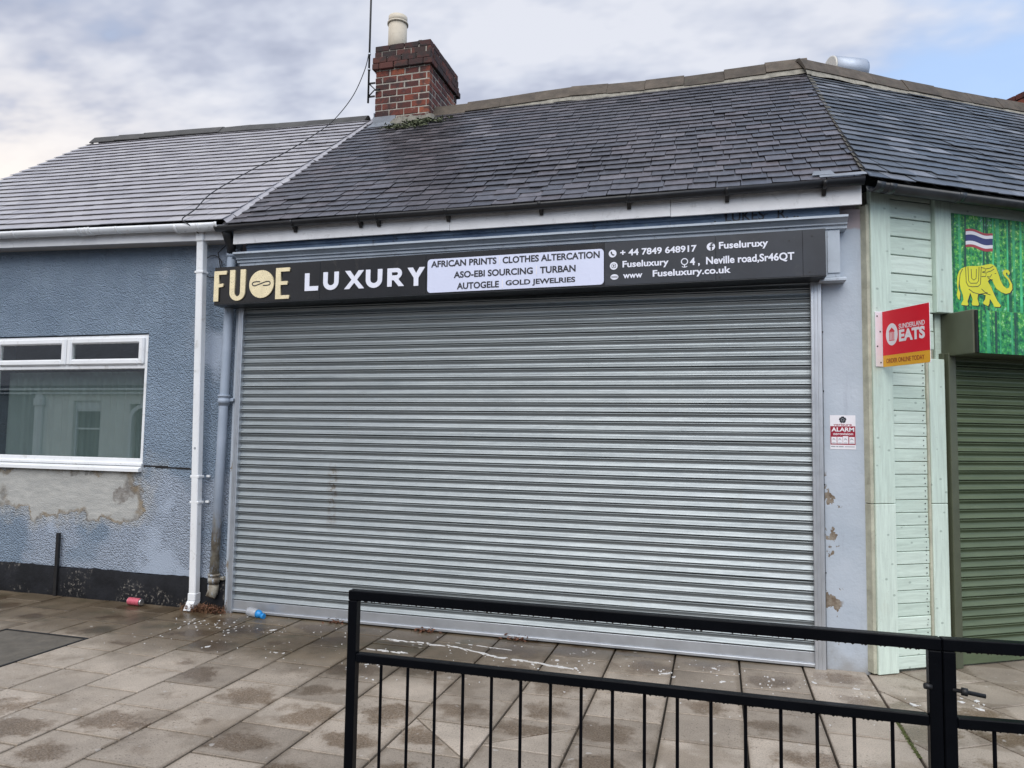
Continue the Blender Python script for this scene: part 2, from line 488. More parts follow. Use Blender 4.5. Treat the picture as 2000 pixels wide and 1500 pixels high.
# paving: dry buff concrete with damp spots that sit in each slab, damp dirt along the wall
def paving(name):
    m, t = begin(name)
    p = wpos(t)
    X, Y, Z = sep(t, p)
    rnd = piece_random(t)
    lo = opos(t)
    lx, ly, lz = sep(t, lo)
    base = ramp(t, rnd, [(0, (0.275, 0.234, 0.189)), (0.5, (0.385, 0.33, 0.270)), (1, (0.48, 0.415, 0.343))])
    grit = noise(t, p, 130, 4, 0.7)
    base = mix(t, 1.0, base, ramp(t, grit, [(0.3, 0.62), (0.5, 1.0), (0.72, 1.28)]), 'MULTIPLY')
    base = mix(t, 1.0, base, ramp(t, noise(t, p, 3.2, 3, 0.65), [(0.3, 0.80), (0.7, 1.12)]), 'MULTIPLY')
    pits = step(t, noise(t, p, 62, 3, 0.6), 0.60, 0.67)
    pit_zone = step(t, noise(t, p, 2.1, 3, 0.5), 0.38, 0.58)
    base = mix(t, mth(t, 'MULTIPLY', mth(t, 'MULTIPLY', pits, pit_zone), 0.85), base, (0.075, 0.06, 0.048))
    ox = mth(t, 'SUBTRACT', lx, mth(t, 'MULTIPLY', mth(t, 'SUBTRACT', rnd, 0.5), 0.22))
    oy = mth(t, 'ADD', ly, 0.03)
    d2 = mth(t, 'SQRT', mth(t, 'ADD', mth(t, 'MULTIPLY', mth(t, 'MULTIPLY', ox, ox), 0.8), mth(t, 'MULTIPLY', mth(t, 'MULTIPLY', oy, oy), 1.7)))
    wob = mth(t, 'MULTIPLY', mth(t, 'SUBTRACT', noise(t, p, 5.0, 4, 0.72), 0.5), 0.55)
    rad = mth(t, 'MULTIPLY', step(t, mth(t, 'FRACT', mth(t, 'MULTIPLY', rnd, 13.7)), 0.15, 0.95), 0.175)
    spot = step(t, mth(t, 'SUBTRACT', mth(t, 'ADD', d2, wob), rad), 0.045, -0.06)
    spot = mth(t, 'MULTIPLY', spot, step(t, rad, 0.02, 0.05))
    spot_grain = mth(t, 'MULTIPLY', spot, ramp(t, noise(t, p, 85, 3, 0.7), [(0.36, 0.35), (0.58, 1.0)]))
    # damp dirt near the left-hand wall, its edge ragged
    band = mth(t, 'ADD', mth(t, 'ADD', Y, mth(t, 'MULTIPLY', noise(t, p, 1.3, 3, 0.6), 1.3)), mth(t, 'MULTIPLY', mth(t, 'MAXIMUM', mth(t, 'ADD', X, 2.6), 0.0), -0.40))
    damp = step(t, band, 4.95, 5.85)
    c = mix(t, spot_grain, base, mix(t, 1.0, base, (0.42, 0.335, 0.25), 'MULTIPLY'))
    c = mix(t, mth(t, 'MULTIPLY', damp, 0.9), c, mix(t, 1.0, c, (0.33, 0.285, 0.21), 'MULTIPLY'))
    algae = mth(t, 'MULTIPLY', damp, step(t, noise(t, p, 2.7, 3, 0.6), 0.5, 0.68))
    c = mix(t, mth(t, 'MULTIPLY', algae, 0.55), c, (0.055, 0.05, 0.026))
    gum = step(t, noise(t, p, 17, 2, 0.4), 0.715, 0.735)
    c = mix(t, mth(t, 'MULTIPLY', gum, 0.5), c, (0.55, 0.53, 0.5))
    blot = step(t, noise(t, mapping(t, p, (1, 1, 1), (7, 2, 0)), 1.7, 4, 0.65), 0.52, 0.66)
    c = mix(t, mth(t, 'MULTIPLY', blot, 0.6), c, mix(t, 1.0, c, (0.55, 0.51, 0.46), 'MULTIPLY'))
    ed = mth(t, 'MAXIMUM', mth(t, 'ABSOLUTE', lx), mth(t, 'ABSOLUTE', mth(t, 'MULTIPLY', ly, 1.07)))
    edg = mth(t, 'MULTIPLY', step(t, mth(t, 'ADD', ed, mth(t, 'MULTIPLY', mth(t, 'SUBTRACT', noise(t, p, 12, 3, 0.7), 0.5), 0.05)), 0.190, 0.225), 0.5)
    c = mix(t, edg, c, mix(t, 1.0, c, (0.5, 0.46, 0.40), 'MULTIPLY'))
    wet = mth(t, 'MAXIMUM', spot, mth(t, 'MULTIPLY', damp, 0.75))
    rg = mth(t, 'SUBTRACT', mth(t, 'ADD', 0.50, mth(t, 'MULTIPLY', grit, 0.2)), mth(t, 'MULTIPLY', wet, 0.30))
    finish(t, c, rg, 0, bump(t, noise(t, p, 150, 3, 0.75), 0.35, 0.003))
paving('paving_concrete')

# pebbledash paint of the left-hand house, with its stained plaster repair
m, t = begin('pebbledash')
p = wpos(t)
X, Y, Z = sep(t, p)
n = noise(t, p, 1.6, 3, 0.6)
col = ramp(t, n, [(0.3, (0.215, 0.285, 0.375)), (0.7, (0.29, 0.37, 0.47))])
patchy = step(t, mth(t, 'ADD', noise(t, p, 1.1, 3, 0.5), mth(t, 'MULTIPLY', step(t, Z, 1.5, 0.9), 0.16)), 0.56, 0.68)
col = mix(t, mth(t, 'MULTIPLY', patchy, 0.75), col, (0.40, 0.455, 0.545))
grime = step(t, noise(t, mapping(t, p, (3.0, 1, 0.7)), 2.2, 6, 0.7), 0.54, 0.75)
col = mix(t, mth(t, 'MULTIPLY', grime, 0.4), col, (0.12, 0.15, 0.19))
col = mix(t, mth(t, 'MULTIPLY', step(t, noise(t, p, 30, 3, 0.6), 0.68, 0.74), 0.6), col, (0.07, 0.085, 0.11))
# the repair: a long rounded field under the window
wx = mth(t, 'MULTIPLY', mth(t, 'SUBTRACT', noise(t, p, 2.4, 4, 0.6), 0.5), 0.75)
wz = mth(t, 'MULTIPLY', mth(t, 'SUBTRACT', noise(t, mapping(t, p, (1, 1, 1), (5, 3, 1)), 3.0, 4, 0.62), 0.5), 0.60)
ax = mth(t, 'ABSOLUTE', mth(t, 'DIVIDE', mth(t, 'ADD', mth(t, 'ADD', X, 6.37), wx), 0.94))
az = mth(t, 'ABSOLUTE', mth(t, 'DIVIDE', mth(t, 'SUBTRACT', mth(t, 'ADD', Z, wz), 1.06), 0.27))
dd = mth(t, 'POWER', mth(t, 'ADD', mth(t, 'POWER', ax, 5.0), mth(t, 'POWER', az, 3.0)), 0.3)
inside = step(t, dd, 1.02, 0.96)
halo = step(t, dd, 1.45, 1.02)
edge = mth(t, 'MULTIPLY', step(t, dd, 0.84, 0.95), step(t, dd, 1.05, 0.99))
edge = mth(t, 'MULTIPLY', edge, ramp(t, noise(t, p, 9, 4, 0.7), [(0.3, 0.25), (0.55, 1.0)]))
plaster = ramp(t, noise(t, mapping(t, p, (1.2, 1, 5)), 5, 6, 0.7), [(0.3, (0.34, 0.345, 0.335)), (0.7, (0.50, 0.50, 0.475))])
col = mix(t, mth(t, 'MULTIPLY', halo, 0.7), col, ramp(t, noise(t, p, 11, 3, 0.7), [(0.35, (0.36, 0.39, 0.42)), (0.65, (0.52, 0.52, 0.50))]))
col = mix(t, inside, col, plaster)
bl = mth(t, 'ADD', mth(t, 'POWER', mth(t, 'ABSOLUTE', mth(t, 'DIVIDE', mth(t, 'ADD', mth(t, 'ADD', X, 5.62), wz), 0.16)), 2.0), mth(t, 'POWER', mth(t, 'ABSOLUTE', mth(t, 'DIVIDE', mth(t, 'SUBTRACT', mth(t, 'ADD', Z, wx), 1.10), 0.17)), 2.0))
col = mix(t, mth(t, 'MULTIPLY', step(t, bl, 1.1, 0.6), ramp(t, noise(t, p, 14, 4, 0.7), [(0.35, 0.2), (0.6, 0.85)])), col, (0.16, 0.14, 0.125))
col = mix(t, mth(t, 'MULTIPLY', edge, 0.72), col, ramp(t, noise(t, p, 3.7, 4, 0.6), [(0.42, (0.12, 0.11, 0.10)), (0.62, (0.24, 0.165, 0.075))]))
peb = add(t, 'ShaderNodeTexVoronoi', {'feature': 'SMOOTH_F1'}, {'Vector': p, 'Scale': 80.0, 'Smoothness': 0.5}).outputs['Distance']
hgt = mth(t, 'ADD', mth(t, 'MULTIPLY', peb, -1.0), mth(t, 'MULTIPLY', noise(t, p, 42, 3, 0.6), 1.2))
flat = mth(t, 'MAXIMUM', inside, step(t, noise(t, p, 1.1, 3, 0.5), 0.60, 0.70))
bm_s = mth(t, 'SUBTRACT', 0.95, mth(t, 'MULTIPLY', flat, 0.75))
finish(t, col, 0.8, 0, bump(t, hgt, bm_s, 0.022), 0.3)

# black bitumen plinth with flaked patches
m, t = begin('plinth_black')
p = wpos(t)
c = ramp(t, noise(t, p, 4, 3, 0.7), [(0.3, (0.007, 0.0075, 0.009)), (0.7, (0.019, 0.020, 0.024))])
fl = mth(t, 'MULTIPLY', step(t, noise(t, p, 27, 4, 0.75), 0.54, 0.62), step(t, noise(t, p, 1.9, 2), 0.46, 0.58))
c = mix(t, mth(t, 'MULTIPLY', fl, 0.8), c, (0.26, 0.24, 0.21))
finish(t, c, 0.7, 0, bump(t, noise(t, p, 30, 3, 0.65), 0.6, 0.01), 0.15)

# painted render of the shop pilaster, flaked down its left side
m, t = begin('pilaster_paint')
p = wpos(t)
X, Y, Z = sep(t, p)
c = ramp(t, noise(t, p, 2.6, 3, 0.6), [(0.3, (0.42, 0.48, 0.55)), (0.7, (0.51, 0.565, 0.635))])
lowdirt = mth(t, 'MULTIPLY', step(t, mth(t, 'ADD', Z, mth(t, 'MULTIPLY', noise(t, p, 6, 5), 0.5)), 0.5, 0.2), 0.6)
c = mix(t, lowdirt, c, (0.22, 0.19, 0.15))
streak = step(t, noise(t, mapping(t, p, (14, 4, 1.0)), 1.2, 5, 0.7), 0.56, 0.75)
c = mix(t, mth(t, 'MULTIPLY', streak, 0.25), c, (0.26, 0.28, 0.34))
zone = mth(t, 'MULTIPLY', step(t, X, 0.90, 0.86), step(t, Z, 1.46, 1.40))
fk = mth(t, 'MULTIPLY', zone, step(t, noise(t, mapping(t, p, (1, 1, 0.8), (0.3, 0, 0.62)), 5.4, 5, 0.65), 0.56, 0.575))
c = mix(t, fk, c, ramp(t, noise(t, p, 22, 3, 0.7), [(0.35, (0.15, 0.11, 0.075)), (0.65, (0.29, 0.25, 0.20))]))
salmon = mth(t, 'MULTIPLY', step(t, mth(t, 'ADD', Z, mth(t, 'MULTIPLY', noise(t, p, 8, 4), 0.12)), 3.33, 3.36), 1.0)
c = mix(t, mth(t, 'MULTIPLY', salmon, 0.8), c, (0.40, 0.31, 0.31))
finish(t, c, 0.7, 0, bump(t, mth(t, 'SUBTRACT', noise(t, p, 34, 3, 0.6), mth(t, 'MULTIPLY', fk, 0.8)), 0.35, 0.008), 0.35)

# blue paint of the old fascia, worn to bare board
m, t = begin('old_blue_board')
p = wpos(t)
c = ramp(t, noise(t, mapping(t, p, (1.2, 1, 5)), 3, 6, 0.7), [(0.3, (0.05, 0.085, 0.16)), (0.55, (0.14, 0.20, 0.29)), (0.75, (0.22, 0.28, 0.36))])
c = mix(t, mth(t, 'MULTIPLY', step(t, noise(t, p, 13, 3, 0.75), 0.60, 0.68), 0.7), c, (0.05, 0.055, 0.07))
c = mix(t, mth(t, 'MULTIPLY', step(t, noise(t, p, 5, 3, 0.75), 0.66, 0.7), 0.7), c, (0.18, 0.24, 0.20))
finish(t, c, 0.75, 0, bump(t, noise(t, p, 40, 5), 0.4, 0.006))
simple('cornice_paint', (0.47, 0.53, 0.60), 0.55, var=0.1, scale=4, bmp=0.25, bscale=40, dirt=(0.16, 0.17, 0.2), dirt_amt=0.5)

# galvanised shutter: brushed along its length, smeared
m, t = begin('shutter_steel')
p = wpos(t)
c = ramp(t, noise(t, mapping(t, p, (0.7, 1, 9)), 2.2, 6, 0.65), [(0.3, (0.28, 0.315, 0.332)), (0.7, (0.385, 0.423, 0.44))])
c = mix(t, mth(t, 'MULTIPLY', step(t, noise(t, mapping(t, p, (8, 1, 0.6)), 1.2, 6, 0.7), 0.60, 0.76), 0.30), c, (0.30, 0.29, 0.26))
c = mix(t, mth(t, 'MULTIPLY', step(t, noise(t, mapping(t, p, (1, 1, 2)), 40, 4, 0.7), 0.66, 0.75), 0.3), c, (0.75, 0.77, 0.77))
rg = mth(t, 'ADD', 0.33, mth(t, 'MULTIPLY', noise(t, mapping(t, p, (1, 1, 6)), 7, 3, 0.7), 0.28))
X, Y, Z = sep(t, p)
run = mth(t, 'MULTIPLY', mth(t, 'MULTIPLY', step(t, mth(t, 'ABSOLUTE', mth(t, 'ADD', X, mth(t, 'ADD', 3.30, mth(t, 'MULTIPLY', noise(t, p, 6, 2), 0.08)))), 0.07, 0.01), step(t, Z, 0.75, 1.0)), step(t, Z, 1.45, 1.30))
c = mix(t, mth(t, 'MULTIPLY', run, mth(t, 'MULTIPLY', step(t, noise(t, p, 28, 3, 0.7), 0.42, 0.62), 0.75)), c, (0.16, 0.12, 0.08))
finish(t, c, rg, 0.72, bump(t, noise(t, mapping(t, p, (1, 1, 1.6)), 2.6, 3, 0.6), 0.35, 0.02))
m, t = begin('shutter_green')
p = wpos(t)
c = ramp(t, noise(t, mapping(t, p, (1, 1, 6)), 2.2, 6, 0.65), [(0.3, (0.085, 0.115, 0.062)), (0.7, (0.125, 0.16, 0.09))])
c = mix(t, mth(t, 'MULTIPLY', step(t, noise(t, mapping(t, p, (1, 1, 7)), 6, 6, 0.75), 0.63, 0.72), 0.5), c, (0.30, 0.30, 0.26))
finish(t, c, mth(t, 'ADD', 0.3, mth(t, 'MULTIPLY', noise(t, p, 9, 4), 0.2)), 0.1, bump(t, noise(t, p, 12, 4), 0.06, 0.01))

# mint painted timber: grain, knots, scuffs
def mint(name, gr, kn_s):
    m, t = begin(name)
    p = wpos(t)
    rnd = piece_random(t)
    c = ramp(t, rnd, [(0, (0.57, 0.69, 0.60)), (1, (0.67, 0.78, 0.69))])
    g = noise(t, mapping(t, p, gr), 2.0, 6, 0.65, 0.4)
    c = mix(t, 1.0, c, ramp(t, g, [(0.3, 0.84), (0.65, 1.08)]), 'MULTIPLY')
    kn = add(t, 'ShaderNodeTexVoronoi', None, {'Vector': mapping(t, p, (1, 1, 1.5)), 'Scale': 9.0, 'Randomness': 1.0}).outputs['Distance']
    c = mix(t, mth(t, 'MULTIPLY', step(t, kn, 0.15, 0.07), 0.55), c, (0.20, 0.26, 0.22))
    sc = mth(t, 'MULTIPLY', step(t, noise(t, mapping(t, p, kn_s), 9, 6, 0.75), 0.63, 0.69), step(t, noise(t, p, 2.6, 2), 0.5, 0.6))
    c = mix(t, mth(t, 'MULTIPLY', sc, 0.75), c, (0.12, 0.13, 0.105))
    c = mix(t, mth(t, 'MULTIPLY', step(t, noise(t, p, 3.1, 4, 0.7), 0.55, 0.75), 0.25), c, (0.45, 0.44, 0.34))
    finish(t, c, 0.65, 0, bump(t, mth(t, 'ADD', g, mth(t, 'MULTIPLY', noise(t, p, 45, 4), 0.5)), 0.35, 0.006), 0.4)
mint('mint_timber', (2, 2, 22), (3, 3, 9))
mint('mint_timber_upright', (20, 20, 1.6), (9, 9, 3))

# old paint on the round downpipe, flaked off near the ground
m, t = begin('pipe_paint')
p = wpos(t)
X, Y, Z = sep(t, p)
c = ramp(t, noise(t, p, 4, 4), [(0.3, (0.30, 0.36, 0.44)), (0.7, (0.38, 0.44, 0.53))])
z2 = step(t, mth(t, 'ADD', Z, mth(t, 'MULTIPLY', noise(t, mapping(t, p, (3, 3, 1)), 5, 5, 0.7), 1.3)), 1.62, 1.20)
c = mix(t, mth(t, 'MULTIPLY', z2, step(t, noise(t, mapping(t, p, (3, 3, 1)), 9, 5, 0.7), 0.38, 0.46)), c, ramp(t, noise(t, p, 14, 5), [(0.35, (0.11, 0.085, 0.06)), (0.65, (0.36, 0.34, 0.28))]))
finish(t, c, 0.6, 0, bump(t, noise(t, p, 40, 4), 0.25, 0.005))

# printed bamboo wood on the banner
m, t = begin('bamboo_print')
p = opos(t)
X, Y, Z = sep(t, p)
leaf = noise(t, p, 24, 3, 0.75)
c = ramp(t, leaf, [(0.32, (0.0, 0.05, 0.03)), (0.43, (0.01, 0.22, 0.07)), (0.52, (0.05, 0.36, 0.07)), (0.60, (0.20, 0.56, 0.08)), (0.70, (0.60, 0.80, 0.50))])
tone = step(t, mth(t, 'ADD', Y, mth(t, 'MULTIPLY', noise(t, p, 2.5, 3), 0.5)), 0.20, 0.75)
c = mix(t, 1.0, c, mix(t, tone, (0.35, 0.75, 0.95), (1.0, 1.0, 0.9)), 'MULTIPLY')
st = noise(t, mapping(t, p, (9.0, 0.12, 1.0)), 2.0, 1, 0.4)
c = mix(t, mth(t, 'MULTIPLY', step(t, st, 0.56, 0.61), 0.8), c, ramp(t, noise(t, mapping(t, p, (3, 9, 1)), 2, 3), [(0.3, (0.01, 0.27, 0.12)), (0.7, (0.10, 0.55, 0.22))]))
c = mix(t, mth(t, 'MULTIPLY', step(t, st, 0.42, 0.37), 0.75), c, (0.0, 0.05, 0.035))
lt = mth(t, 'MULTIPLY', step(t, noise(t, p, 4.2, 3), 0.58, 0.68), step(t, noise(t, p, 30, 4, 0.7), 0.48, 0.6))
c = mix(t, mth(t, 'MULTIPLY', lt, 0.7), c, (0.55, 0.78, 0.72))
finish(t, c, 0.38, 0, None, 0.45)

# window glass, net curtain, clear plastic
m, t = begin('window_glass')
fr = add(t, 'ShaderNodeFresnel', None, {'IOR': 1.55}).outputs[0]
fac = mth(t, 'MULTIPLY', mth(t, 'ADD', mth(t, 'MULTIPLY', fr, 1.8), 0.27, True), mth(t, 'SUBTRACT', 1.0, add(t, 'ShaderNodeNewGeometry').outputs['Backfacing']))
a = add(t, 'ShaderNodeBsdfTransparent', None, {'Color': (0.80, 0.86, 0.85, 1)})
b = add(t, 'ShaderNodeBsdfGlossy', None, {'Color': (0.92, 0.96, 0.95, 1), 'Roughness': 0.006})
mx = add(t, 'ShaderNodeMixShader', None, {0: fac, 1: a.outputs[0], 2: b.outputs[0]})
add(t, 'ShaderNodeOutputMaterial', None, {'Surface': mx.outputs[0]})
simple('net_curtain', (0.46, 0.49, 0.48), 0.9, var=0.06, scale=3, bmp=0)
m, t = begin('clear_plastic')
a = add(t, 'ShaderNodeBsdfTransparent', None, {'Color': (0.86, 0.88, 0.9, 1)})
b = add(t, 'ShaderNodeBsdfPrincipled', None, {'Base Color': (0.6, 0.62, 0.66, 1), 'Roughness': 0.15})
mx = add(t, 'ShaderNodeMixShader', None, {0: 0.55, 1: a.outputs[0], 2: b.outputs[0]})
add(t, 'ShaderNodeOutputMaterial', None, {'Surface': mx.outputs[0]})
simple('sooty_mortar', (0.10, 0.095, 0.08), 0.95, var=0.3, scale=14, bmp=0.6, bscale=60, dirt=(0.05, 0.06, 0.035), dirt_amt=0.7)
# ------------------------------------------------------------------ ground, road, pavement
g = MB(); g.face((-400, -400, -0.16), (400, -400, -0.16), (400, 400, -0.16), (-400, 400, -0.16))
tag(g.build('ground', 'asphalt'), kind='structure')
g = MB(); g.face((-60, -5.6, -0.125), (60, -5.6, -0.125), (60, 2.16, -0.125), (-60, 2.16, -0.125))
tag(g.build('road', 'asphalt'), kind='structure')
g = MB()
for i in range(26):
    x = -12 + i*0.915
    g.cbox(x+0.004, x+0.911, 2.17, 2.295, -0.16, 0.0, 0.012)
tag(g.build('kerb', 'kerb_stone'), kind='structure')
g = MB(); g.box(-14, 9, 2.30, 12, -0.16, -0.028)
pavement = tag(g.build('pavement', 'bedding'), kind='structure')
g = MB(); g.box(-40, 20, -8.0, -5.6, -0.155, 0.0)
tag(g.build('far_pavement', 'kerb_stone'), kind='structure')

def slab(poly, gap=0.0065, zt=0.0, name='paving_slab', mat='paving_concrete', parent=None, tilt=0.0016):
    if area(poly) < 0:
        poly = poly[::-1]
    n = len(poly)
    cx = sum(p[0] for p in poly)/n; cy = sum(p[1] for p in poly)/n
    def inset(dv):
        out = []
        for i in range(n):
            a, b, c = (Vector(poly[(i-1) % n]), Vector(poly[i]), Vector(poly[(i+1) % n]))
            e1 = (b-a).normalized(); e2 = (c-b).normalized()
            n1 = Vector((-e1.y, e1.x)); n2 = Vector((-e2.y, e2.x))
            k = 1 + n1.dot(n2)
            out.append(b + (n1+n2)*(dv/max(k, 0.35)))
        return out
    ta, tb, tz = random.gauss(0, tilt), random.gauss(0, tilt), random.gauss(0, 0.0009)
    vs, fs = [], []
    for dv, z in ((gap+0.004, 0.0), (gap, -0.004), (gap, -0.055)):
        for p in inset(dv):
            q = p - Vector((cx, cy))
            vs.append((q.x, q.y, z + (ta*q.x + tb*q.y if z > -0.05 else 0)))
    fs.append(tuple(range(n)))
    for r in (0, 1):
        for i in range(n):
            j = (i+1) % n
            fs.append((r*n+j, r*n+i, (r+1)*n+i, (r+1)*n+j))
    m = bpy.data.meshes.new(name)
    m.from_pydata(vs, [], fs)
    return mobj(name, m, mat, parent or pavement, Matrix.Translation((cx, cy, zt+tz)))

YF = 5.93
XL = [-8.56, -8.11, -7.66, -7.21, -6.76, -6.31, -5.74, -4.87, -4.43, -4.02, -3.595, -3.14, -2.68, -2.215, -1.735, -1.25, -0.785, -0.32, 0.15, 0.60, 1.035]
OFF = {-4.43: 4.59, -4.02: 4.375, -3.595: 4.18, -3.14: 4.78, -2.68: 4.59, -2.215: 4.37, -1.735: 4.54, -1.25: 4.72, -0.785: 4.48, -0.32: 4.69, 0.15: 4.88, 0.60: 4.66}
count = 0
def put(poly):
    global count
    if abs(area(poly)) < 0.004:
        return
    if any(in_view((p[0], p[1], 0), 260) for p in poly):
        slab(poly); count += 1
for k, (xa, xb) in enumerate(zip(XL, XL[1:])):
    y0 = OFF.get(xa, 4.59 if k % 2 else 4.38)
    ys = sorted([y0 + i*0.4185 for i in range(-6, 5)])
    ys = [2.30] + [y for y in ys if 2.42 < y < YF-0.12] + [YF]
    for ya, yb in zip(ys, ys[1:]):
        if xa == -5.74 and yb > 4.0 and ya < 4.82:
            continue                                  # room for the inspection cover
        poly = rect(xa, ya, xb, yb)
        cx, cy = (xa+xb)/2, (ya+yb)/2
        if xa == -1.735 and abs(ya-3.703) < 0.05:     # slabs cut on the diagonal round an old cover
            put(clip(poly, 1, 1.04, -1.735+1.04*4.13)); put(clip(poly, -1, -1.04, 1.735-1.04*4.13))
        elif xa == -1.25 and abs(ya-3.883) < 0.05:
            put(clip(poly, -0.79, 1, 0.79*1.25+3.90)); put(clip(poly, 0.79, -1, -0.79*1.25-3.90))
        elif xa == -5.74 and False:
            pass
        else:
            put(poly)
# strips round the inspection cover
put(rect(-5.74, 4.82, -5.30, 5.217)); put(rect(-5.30, 4.82, -4.87, 5.217))
# the pavement in front of the timber-clad shop turns with its wall
BX = (1.035, 5.92, 0.955, 2.30)
def right_poly(s0, s1, o0, o1):
    P = [RW((s, o, 0)) for s, o in ((s0, o0), (s1, o0), (s1, o1), (s0, o1))]
    P = [(p.x, p.y) for p in P]
    P = clip(P, -1, 0, -1.038) if True else P
    return clip(P, 0, -1, -2.30) if len(P) > 2 else P
for i in range(-5, 12):
    sa, sb = 0.185 + i*0.455, 0.185 + (i+1)*0.455
    o = -0.02
    row = [-0.02] + [0.30 + 0.21*(i % 2) + k*0.42 for k in range(0, 11)]
    for oa, ob in zip(row, row[1:]):
        P = right_poly(sa, sb, oa, ob)
        if len(P) > 2:
            put(P)
cv = MB(); cv.box(-5.735, -4.875, 4.01, 4.815, -0.05, -0.004)
cov = tag(cv.build('inspection_cover', 'cover_concrete', None, (-5.3, 4.4, -0.05)), 'damp grey concrete inspection cover let into the paving at the left edge', 'cover')
cv = MB()
for a in ((-5.735, -4.875, 4.01, 4.03), (-5.735, -4.875, 4.795, 4.815), (-4.895, -4.875, 4.03, 4.795), (-5.735, -5.715, 4.03, 4.795)):
    cv.box(*a, -0.004, 0.0015)
cv.build('cover_frame', 'black_iron', cov)

# ------------------------------------------------------------------ roofs: a frame for each slope
class Slope:
    def __init__(s, o, u, v):
        s.o, s.u, s.v = Vector(o), Vector(u).normalized(), Vector(v).normalized()
        s.n = s.u.cross(s.v).normalized()
    def __call__(s, a, b, h=0.0):
        return s.o + s.u*a + s.v*b + s.n*h

def jag_meshes(n, mat, jag):
    out = []
    for k in range(n):
        q = [random.uniform(-jag, jag) for _ in range(6)]
        cut = random.random()
        e_ = 0.484 if jag > 0.02 else 0.490
        lo = [(-e_, q[0]*0.4), (-0.2, q[1]*0.5), (0.15, q[2]*0.5), (e_, q[3]*0.4)]
        if cut < 0.3 and jag > 0.02:
            lo[0] = (-e_, 0.05)
        elif cut < 0.5 and jag > 0.02:
            lo[3] = (e_, 0.06)
        P = lo + [(e_, 1.0), (-e_, 1.0)]
        mb = MB(); mb.prism(P, 2, 0.0, 1.0)
        m = mb.mesh('slate'); m.materials.append(MATS[mat])
        out.append(m)
    return out

def lay(roof, slope, length, rows_lift, expo, wid, left, right, mat, name, thick, jag, lift=0.025, limit=300, bond=None, wave=None, loose=0.03, slip=()):
    """courses of slates up a slope. left(b), right(b): the edges of the roof at height b"""
    protos = jag_meshes(8, mat, jag)
    pieces = []
    n = int(length/expo)+1
    for i in range(n):
        b0 = i*expo - 0.03
        if b0 + 0.03 > length - 0.03:
            break
        a = min(left(b0), left(b0+expo)) - 0.3*random.random()*wid if bond is None else min(left(b0), left(b0+expo)) - (wid*0.5 if i % 2 else wid)
        end = max(right(b0), right(b0+expo))
        while a < end:
            w = wid*random.uniform(0.86, 1.14) if bond is None else wid
            a0, a1 = a, a+w
            a = a1
            if a1 < min(left(b0), left(b0+expo)) + 0.01 or a0 > end - 0.01:
                continue
            ln = min(expo*1.9, length-b0)
            tilt = lift/ln
            dz = random.uniform(0, 0.002) + (wave(0.5*(a0+a1), b0) if wave else 0)
            db = random.gauss(0, 0.003) if bond is None else random.gauss(0, 0.0012)
            rot = random.gauss(0, 0.006) if bond is None else random.gauss(0, 0.002)
            extra = 0.0
            if random.random() < loose:
                db -= random.uniform(0.008, 0.03); rot += random.gauss(0, 0.03); extra = random.uniform(0.001, 0.006)
            for (sa, sb, sr) in slip:
                if abs(0.5*(a0+a1)-sa) < sr and abs(b0-sb) < sr*0.55 and random.random() < 0.5:
                    db -= random.uniform(0, 0.03); rot += random.gauss(0, 0.03); extra = random.uniform(0.001, 0.007)
            cutl = a0 < max(left(b0), left(b0+ln)) - 0.002
            cutr = a1 > min(right(b0), right(b0+ln)) + 0.002
            c = slope(0.5*(a0+a1), b0+expo*0.5)
            pr = proj(c)
            vis = pr is not None and -30 < pr[0] < 2030 and -20 < pr[1] < 1500
            pieces.append((-pr[2] if vis else -1e3, a0, a1, b0+db, ln, dz+extra, tilt, rot, cutl or cutr))
    pieces.sort(reverse=True)
    mass = MB()
    for k, (key, a0, a1, b0, ln, dz, tilt, rot, cut) in enumerate(pieces):
        # local frame of the slate: lower edge raised on the course below
        v2 = (slope.v - slope.n*tilt).normalized(); n2 = slope.u.cross(v2).normalized()
        u2 = slope.u*math.cos(rot) + v2*math.sin(rot); v3 = v2*math.cos(rot) - slope.u*math.sin(rot)
        org = slope(0.5*(a0+a1), b0, dz + lift)
        w = a1-a0
        if cut:
            P = [(-0.495*w, 0), (0.495*w, 0), (0.495*w, ln), (-0.495*w, ln)]
            am = 0.5*(a0+a1)
            # edge lines as half planes in the local (x, y)
            for fn, sg in ((left, -1), (right, 1)):
                e0, e1 = fn(b0)-am, fn(b0+1.0)-am
                # x = e0 + (e1-e0)*y
                P = clip(P, sg*1.0, -sg*(e1-e0), sg*e0)
                if len(P) < 3: break
            if len(P) < 3 or abs(area(P)) < 0.0006:
                continue
            if k < limit and key > -900:
                mb = MB(); mb.prism(P, 2, 0, 1)
                m = mb.mesh(name); m.materials.append(MATS[mat])
                M = Matrix(((u2.x, v3.x, n2.x*thick, org.x), (u2.y, v3.y, n2.y*thick, org.y), (u2.z, v3.z, n2.z*thick, org.z), (0, 0, 0, 1)))
                link(bpy.data.objects.new(name, m), roof, M)
            else:
                mass.prism(P, 2, 0, thick, lambda p: org + u2*p.x + v3*p.y + n2*p.z)
        elif k < limit and key > -900:
            M = Matrix(((u2.x*w, v3.x*ln, n2.x*thick, org.x), (u2.y*w, v3.y*ln, n2.y*thick, org.y), (u2.z*w, v3.z*ln, n2.z*thick, org.z), (0, 0, 0, 1)))
            link(bpy.data.objects.new(name, protos[k % 8]), roof, M)
        else:
            mass.box(-0.492*w, 0.492*w, 0, ln, 0, thick, lambda p: org + u2*p.x + v3*p.y + n2*p.z)
    if mass.v:
        o = mass.build(name + '_courses', mat, roof)
        o['kind'] = 'stuff'

